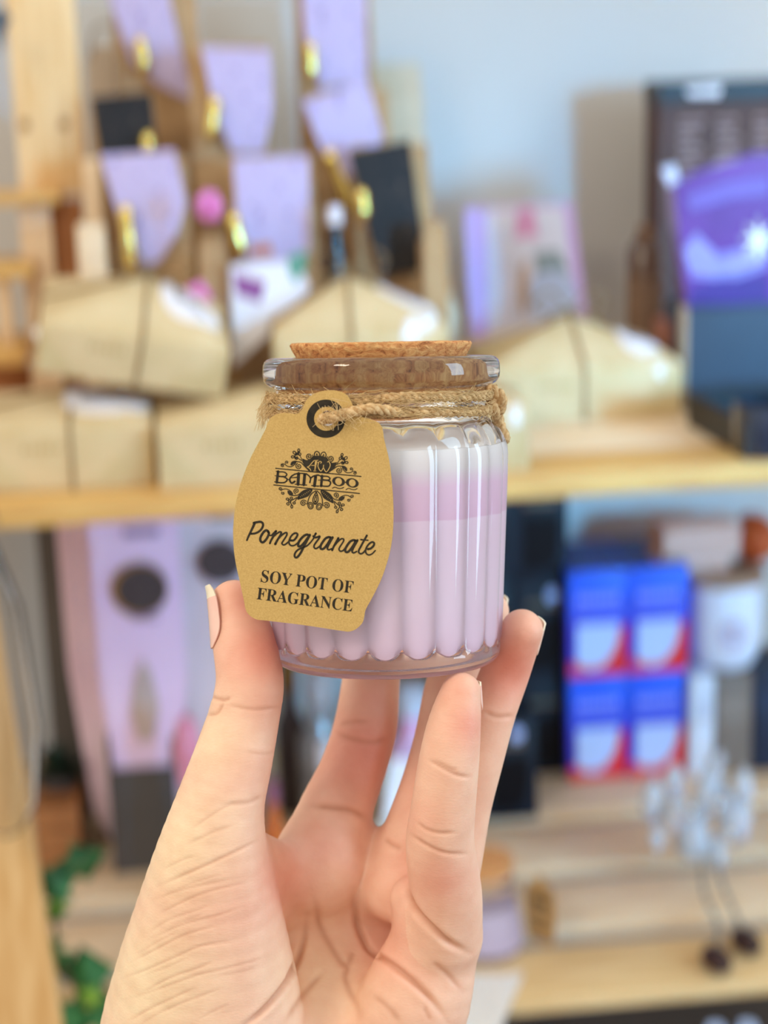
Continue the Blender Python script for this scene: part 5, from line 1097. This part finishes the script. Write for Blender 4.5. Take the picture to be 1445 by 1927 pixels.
for k, (x0, x1, v, mm_, lb_) in enumerate(((180, 350, VH + .012, lil, 'front lilac pouch with a round dark window rimmed in bronze'), (150, 330, VH + .034, lil2, 'second lilac pouch showing a pink edge behind the front one'), (122, 300, VH + .058, lil2, 'rear lilac pouch showing furthest left'))):
    o, a_, h_ = tall_pack(x0, x1, v, LOW + (hH * .9 if 0 else .004), wlt, mm_, lb_)
    # printed front
    if k == 0:
        def fc(x, y): q = V(x, y, v - .008); return q[0] - V(x0, 1200, v)[0] - a_, q[2] - LOW - .004
        cx_, cz_ = fc(267, 1108); r_ = 52 * 1.28 / FPX
        circ = lambda R, y0, y1, off=0: MB().prism([(cx_ + off + R * math.cos(t), cz_ + R * math.sin(t)) for t in [2 * PI * j / 32 for j in range(32)]], y0, y1)
        circ(r_ * 1.12, -.0102, -.0070, -.002).build('bronze_ring', gring, o); circ(r_, -.0112, -.0102).build('round_window', resin, o)
        t = MB(); 
        for j in range(6): x_, z_ = fc(248 + 9 * j, 1166); t.box(x_, x_ + .0024, -.0096, -.0082, z_, z_ + .003)
        x_, z_ = fc(232, 1010); x2, z2 = fc(300, 1000); t.box(x_, x2, -.0094, -.0082, z_, z2 + .004)
        t.build('printed_text', mat('mauve_ink', (150, 120, 150), .6), o)
        MB().prism([fc(*p_) for p_ in ((268, 1240), (284, 1262), (300, 1330), (290, 1390), (262, 1395), (246, 1340), (254, 1270))], -.0105, -.0076).build('beige_figure', beige, o)
o, a_, h_ = tall_pack(340, 470, VH + .03, LOW + .002, wlt, pinkw, 'pale pink pouch with a dark round window right of the lilac pouches', rz=math.radians(-2))
q = V(415, 1062, VH + .02); r_ = 48 * 1.28 / FPX; u_ = V(340, 1200, VH + .03)[0] + a_
MB().prism([(q[0] - u_ + r_ * math.cos(t), q[2] - LOW + r_ * math.sin(t)) for t in [2 * PI * j / 32 for j in range(32)]], -.0112, -.0075).build('round_window', resin, o)
t = MB(); q = V(395, 985, VH + .02); t.box(q[0] - u_, q[0] - u_ + .022, -.0092, -.0078, q[2] - LOW, q[2] - LOW + .006); t.build('printed_text', ink_grey, o)
# panel behind the pouches, the display box's shadow side put into its grey
u, w, a, h = fit(85, 985, 140, 1600, .33); o = empty('shadow_side_panel', 'shadow side of the display box, painted as a dark grey panel behind the lilac pouches', 'board', u + .012, .36, LOW)
MB().box(-a / 2 - .012, a / 2 + .03, 0, .006, 0, -.02 - LOW).build('panel', mat('shadow_side_grey', (112, 106, 100), .6, (100, 94, 88), 8), o)
# pink bow bottle
u, w, a, h = fit(330, 1340, 380, 1560, .18); o = empty('pink_bottle', 'small pink bottle with a white base between the pouch and the thumb', 'bottle', u, .185, LOW); hb = V(355, 1345, .18)[2] - LOW
MB().lathe([(0, 0), (0, .011), (hb * .5, .011), (hb * .62, .008), (hb * .62, 0)], 24).build('base', mat('pearl_white', (206, 196, 216), .4), o, smooth=40)
MB().lathe([(hb * .6202, 0), (hb * .6202, .007), (hb * .8, .0115), (hb * .95, .0075), (hb, 0)], 24).build('pink_top', mat('pink_plastic', (232, 150, 178), .4), o, smooth=40)
# plant pot on a crate
VC = on(110, 1645)[1]; u, w, a, h = fit(68, 1520, 152, 1640, VC); o = empty('wooden_crate', 'little brown wooden crate at the left end of the lower slats', 'crate', u, VC, LOW); hC = V(110, 1520, VC)[2] - LOW
for k in range(3): MB().box(-a / 2, a / 2, 0, .006, k * hC / 3 + .001, (k + 1) * hC / 3 - .001, .001).build('front_slat', brown_w, o, smooth=40)
MB().box(-a / 2, -a / 2 + .006, .006, .08, 0, hC).build('end_board', brown_w, o); MB().box(a / 2 - .006, a / 2, .006, .08, 0, hC).build('end_board', brown_w, o); MB().box(-a / 2 + .006, a / 2 - .006, .006, .08, 0, .004).build('base_board', brown_w, o); MB().box(-a / 2 + .006, a / 2 - .006, .012, .08, hC - .006, hC).build('top_board', brown_w, o)
o = empty('potted_plant', 'dark green plant in a grey pot on the little wooden crate', 'plant', u, VC + .042, LOW + hC + .0004); hp2 = V(110, 1468, VC + .03)[2] - LOW - hC
MB().lathe([(0, 0), (0, .013), (hp2 * .8, .018), (hp2, .019), (hp2, .016), (hp2 * .7, .015), (hp2 * .7, 0)], 28).build('pot', mat('grey_pot', (92, 84, 80), .6), o, smooth=40)
leafd = mat('dark_leaf', (40, 58, 42), .5, (26, 40, 30), 60)
lf = MB(); r2 = random.Random(5)
for k in range(46):
    a_ = r2.uniform(0, 2 * PI); el = r2.uniform(.1, 1.3); L = r2.uniform(.016, .034); d = np.array((math.cos(a_) * math.cos(el), math.sin(a_) * math.cos(el) * .7, math.sin(el))); s_ = np.cross(d, (0, 0, 1)); s_ /= np.linalg.norm(s_); b_ = np.array((0, 0, hp2 * .72)) + d * .004
    lf.add([b_, b_ + d * L * .5 + s_ * .005, b_ + d * L, b_ + d * L * .5 - s_ * .005, b_ + d * L * .5 + np.array((0, 0, .0012))], [(0, 1, 4), (1, 2, 4), (2, 3, 4), (3, 0, 4)])
lf.build('foliage', leafd, o)
# leaning front post with clear film hung over it
pe = W(110, 1927, LOW); 
o = empty('leaning_post', 'broad pine post leaning at the lower left corner of the photo', 'post', V(40, 1927, -.06)[0], -.06, FLOORW)
b0_, b1_ = V(115, 1927, -.06), V(-20, 1110, -.06); up0 = V(40, 1927, -.06)[0]
sl = (b1_[0] - b0_[0]) / (b1_[2] - b0_[2])
def edge(w): return b0_[0] + sl * (w - b0_[2]) - up0
MB().prism([(edge(FLOORW) - .05, 0), (edge(FLOORW), 0), (edge(-.02), -.02 - FLOORW), (edge(-.02) - .05, -.02 - FLOORW)], 0, .02).build('post', pine_up, o)
film = bpy.data.materials.new('clear_film_bag'); film.use_nodes = True; nt = film.node_tree; nt.nodes.clear()
ou = nt.nodes.new('ShaderNodeOutputMaterial'); mxs = nt.nodes.new('ShaderNodeMixShader'); tr = nt.nodes.new('ShaderNodeBsdfTransparent'); gs = nt.nodes.new('ShaderNodeBsdfGlossy'); gs.inputs['Roughness'].default_value = .12
lw = nt.nodes.new('ShaderNodeLayerWeight'); lw.inputs[0].default_value = .35; nt.links.new(lw.outputs['Fresnel'], mxs.inputs[0]); nt.links.new(tr.outputs[0], mxs.inputs[1]); nt.links.new(gs.outputs[0], mxs.inputs[2]); nt.links.new(mxs.outputs[0], ou.inputs[0]); tr.inputs[0].default_value = (.95, .95, .95, 1)
q = V(8, 1300, -.045); o = empty('plastic_bag', 'clear plastic bag hanging in front of the leaning post', 'bag', q[0], -.095, V(20, 1570, -.09)[2])
hf = V(20, 985, -.09)[2] - V(20, 1570, -.09)[2]
pb = MB().lathe([(0, 0), (.004, .008), (.02, .016), (hf * .35, .021), (hf * .75, .017), (hf * .93, .009), (hf, .004)], 28, fn=lambda th, i, h, r: (h, r * (1 + .08 * math.sin(3 * th + i)))); pb.v = [(x * 1.15, y * .55, z) for x, y, z in pb.v]
pb.build('film', film, o, smooth=True)
MB().tube([(0, 0, hf - .002), (0, .04, hf + .02), (0, .0945, -.012 - V(20, 1570, -.09)[2])], .0006, 6).build('hanging_thread', string_m, o)
# ivy
ivy_m = mat('ivy_green', (58, 122, 66), .4, (34, 86, 48), 60); ivy_l = mat('ivy_bright', (120, 160, 52), .4, (86, 136, 56), 60); stem_m = mat('ivy_stem', (92, 74, 48), .7)
o = empty('ivy', 'trailing ivy with pointed green leaves climbing beside the leaning post', 'plant', V(150, 1900, -.02)[0], -.02, LOW)
ui = V(150, 1900, -.02)[0]
def iv(x, y, v): q = V(x, y, v); return np.array((q[0] - ui, v + .02, q[2] - LOW))
MB().tube(spline([iv(165, 1990, -.03), iv(150, 1880, -.035), iv(112, 1800, -.04), iv(108, 1700, -.03), iv(140, 1640, -.02), iv(180, 1615, -.015)], 6), .0012, 6).build('stem', stem_m, o, smooth=True)
def ivy_leaf(x, y, v, size, ang, m, tilt=.4):
    s_ = 1.4 * size * (1.15 + v) / FPX; pts = [(0, -.12), (.34, -.3), (.26, 0), (.62, .22), (.24, .38), (0, 1.0), (-.24, .38), (-.62, .22), (-.26, 0), (-.34, -.3)]
    c = iv(x, y, v); ca, sa = math.cos(ang), math.sin(ang); vs = []; n = len(pts)
    for dz in (0, .0008):
        for a_, b_ in pts: xx, zz = a_ * s_, b_ * s_; vs.append((c[0] + xx * ca - zz * sa, c[1] + dz + abs(a_) * s_ * tilt + b_ * s_ * .2, c[2] + xx * sa + zz * ca))
    m_ = MB(); m_.add(vs, [tuple((i, (i + 1) % n, n // 2)) for i in range(n) if n // 2 not in (i, (i + 1) % n)] + [tuple((n + (i + 1) % n, n + i, n + n // 2)) for i in range(n) if n // 2 not in (i, (i + 1) % n)] + [(i, i + n, (i + 1) % n + n, (i + 1) % n) for i in range(n)])
    return m_.build('leaf', m, o)
for x, y, v, s_, an, m_ in ((170, 1860, -.04, 62, .15, ivy_m), (155, 1905, -.045, 60, 2.6, ivy_m), (178, 1885, -.05, 30, 1.0, ivy_l), (98, 1790, -.045, 58, 1.5, ivy_m), (100, 1800, -.04, 46, -2.8, ivy_m), (112, 1690, -.03, 50, .4, ivy_m), (106, 1705, -.035, 32, 2.9, ivy_l), (135, 1636, -.02, 52, -1.2, ivy_m), (150, 1640, -.018, 40, 1.4, ivy_m), (190, 1930, -.045, 60, -.8, ivy_m), (130, 1935, -.05, 56, .9, ivy_m)):
    ivy_leaf(x, y, v, s_, an, m_)
# ---- glimpsed between the fingers
def lathe_bottle(name, cat, label, x, ytop, v, r, m, capm=None, group=None):
    u = V(x, ytop, v)[0]; h = V(x, ytop, v)[2] - LOW; o = empty(name, label, cat, u, v, LOW, group)
    hb = h * (.80 if capm else 1.0)
    MB().lathe([(0, 0), (0, r * .94), (.002, r), (hb * .72, r), (hb * .86, r * .5), (hb, r * .46), (hb, 0)], 32).build('bottle', m, o, smooth=40)
    if capm: MB().lathe([(hb + .0002, 0), (hb + .0002, r * .6), (h, r * .58), (h, 0)], 24).build('cap', capm, o, smooth=40)
    return o
grey_g = mat('grey_glass', (140, 136, 134), .15, (110, 108, 108), 40, coat=.8); dk = mat('dark_bottle', (70, 56, 56), .3, (58, 46, 48), 10, coat=.5)
lathe_bottle('glass_bottle', 'bottle', 'tall dark bottle seen between thumb and index finger', 540, 1240, .345, .012, dk, mat('ochre_cap', (140, 104, 48), .5))
lathe_bottle('glass_bottle', 'bottle', 'grey glass bottle seen left of the index finger', 596, 1262, .31, .019, grey_g, mat('grey_cap', (176, 172, 174), .3))
lathe_bottle('glass_bottle', 'bottle', 'short bottle with a pearly stopper close to the index finger', 612, 1400, .23, .013, mat('slate_glass', (104, 108, 116), .2, coat=.7), mat('pearl', (216, 220, 236), .25, coat=.8))
lathe_bottle('orange_bottle', 'bottle', 'small orange bottle low in the gap beside the thumb', 512, 1470, .20, .009, mat('orange_glass', (204, 104, 36), .3, coat=.5), mat('plum_cap', (150, 96, 118), .5))
lathe_bottle('lilac_bottle', 'bottle', 'lilac and pink bottle seen between index and middle fingers', 772, 1290, .30, .021, mat('lilac_glass', (204, 170, 204), .2, (226, 150, 196), 20, coat=.7), mat('silver_cap', (196, 204, 220), .25))
q = V(722, 1590, .19); o = empty('price_card', 'plain white card leaning upright, seen between index and middle fingers', 'card', q[0] + .006, .19, LOW, ry=math.radians(9))
MB().box(-.015, .013, 0, .0012, 0, V(740, 1430, .19)[2] - LOW).build('card', mat('bright_white_card', (236, 242, 252), .6), o)
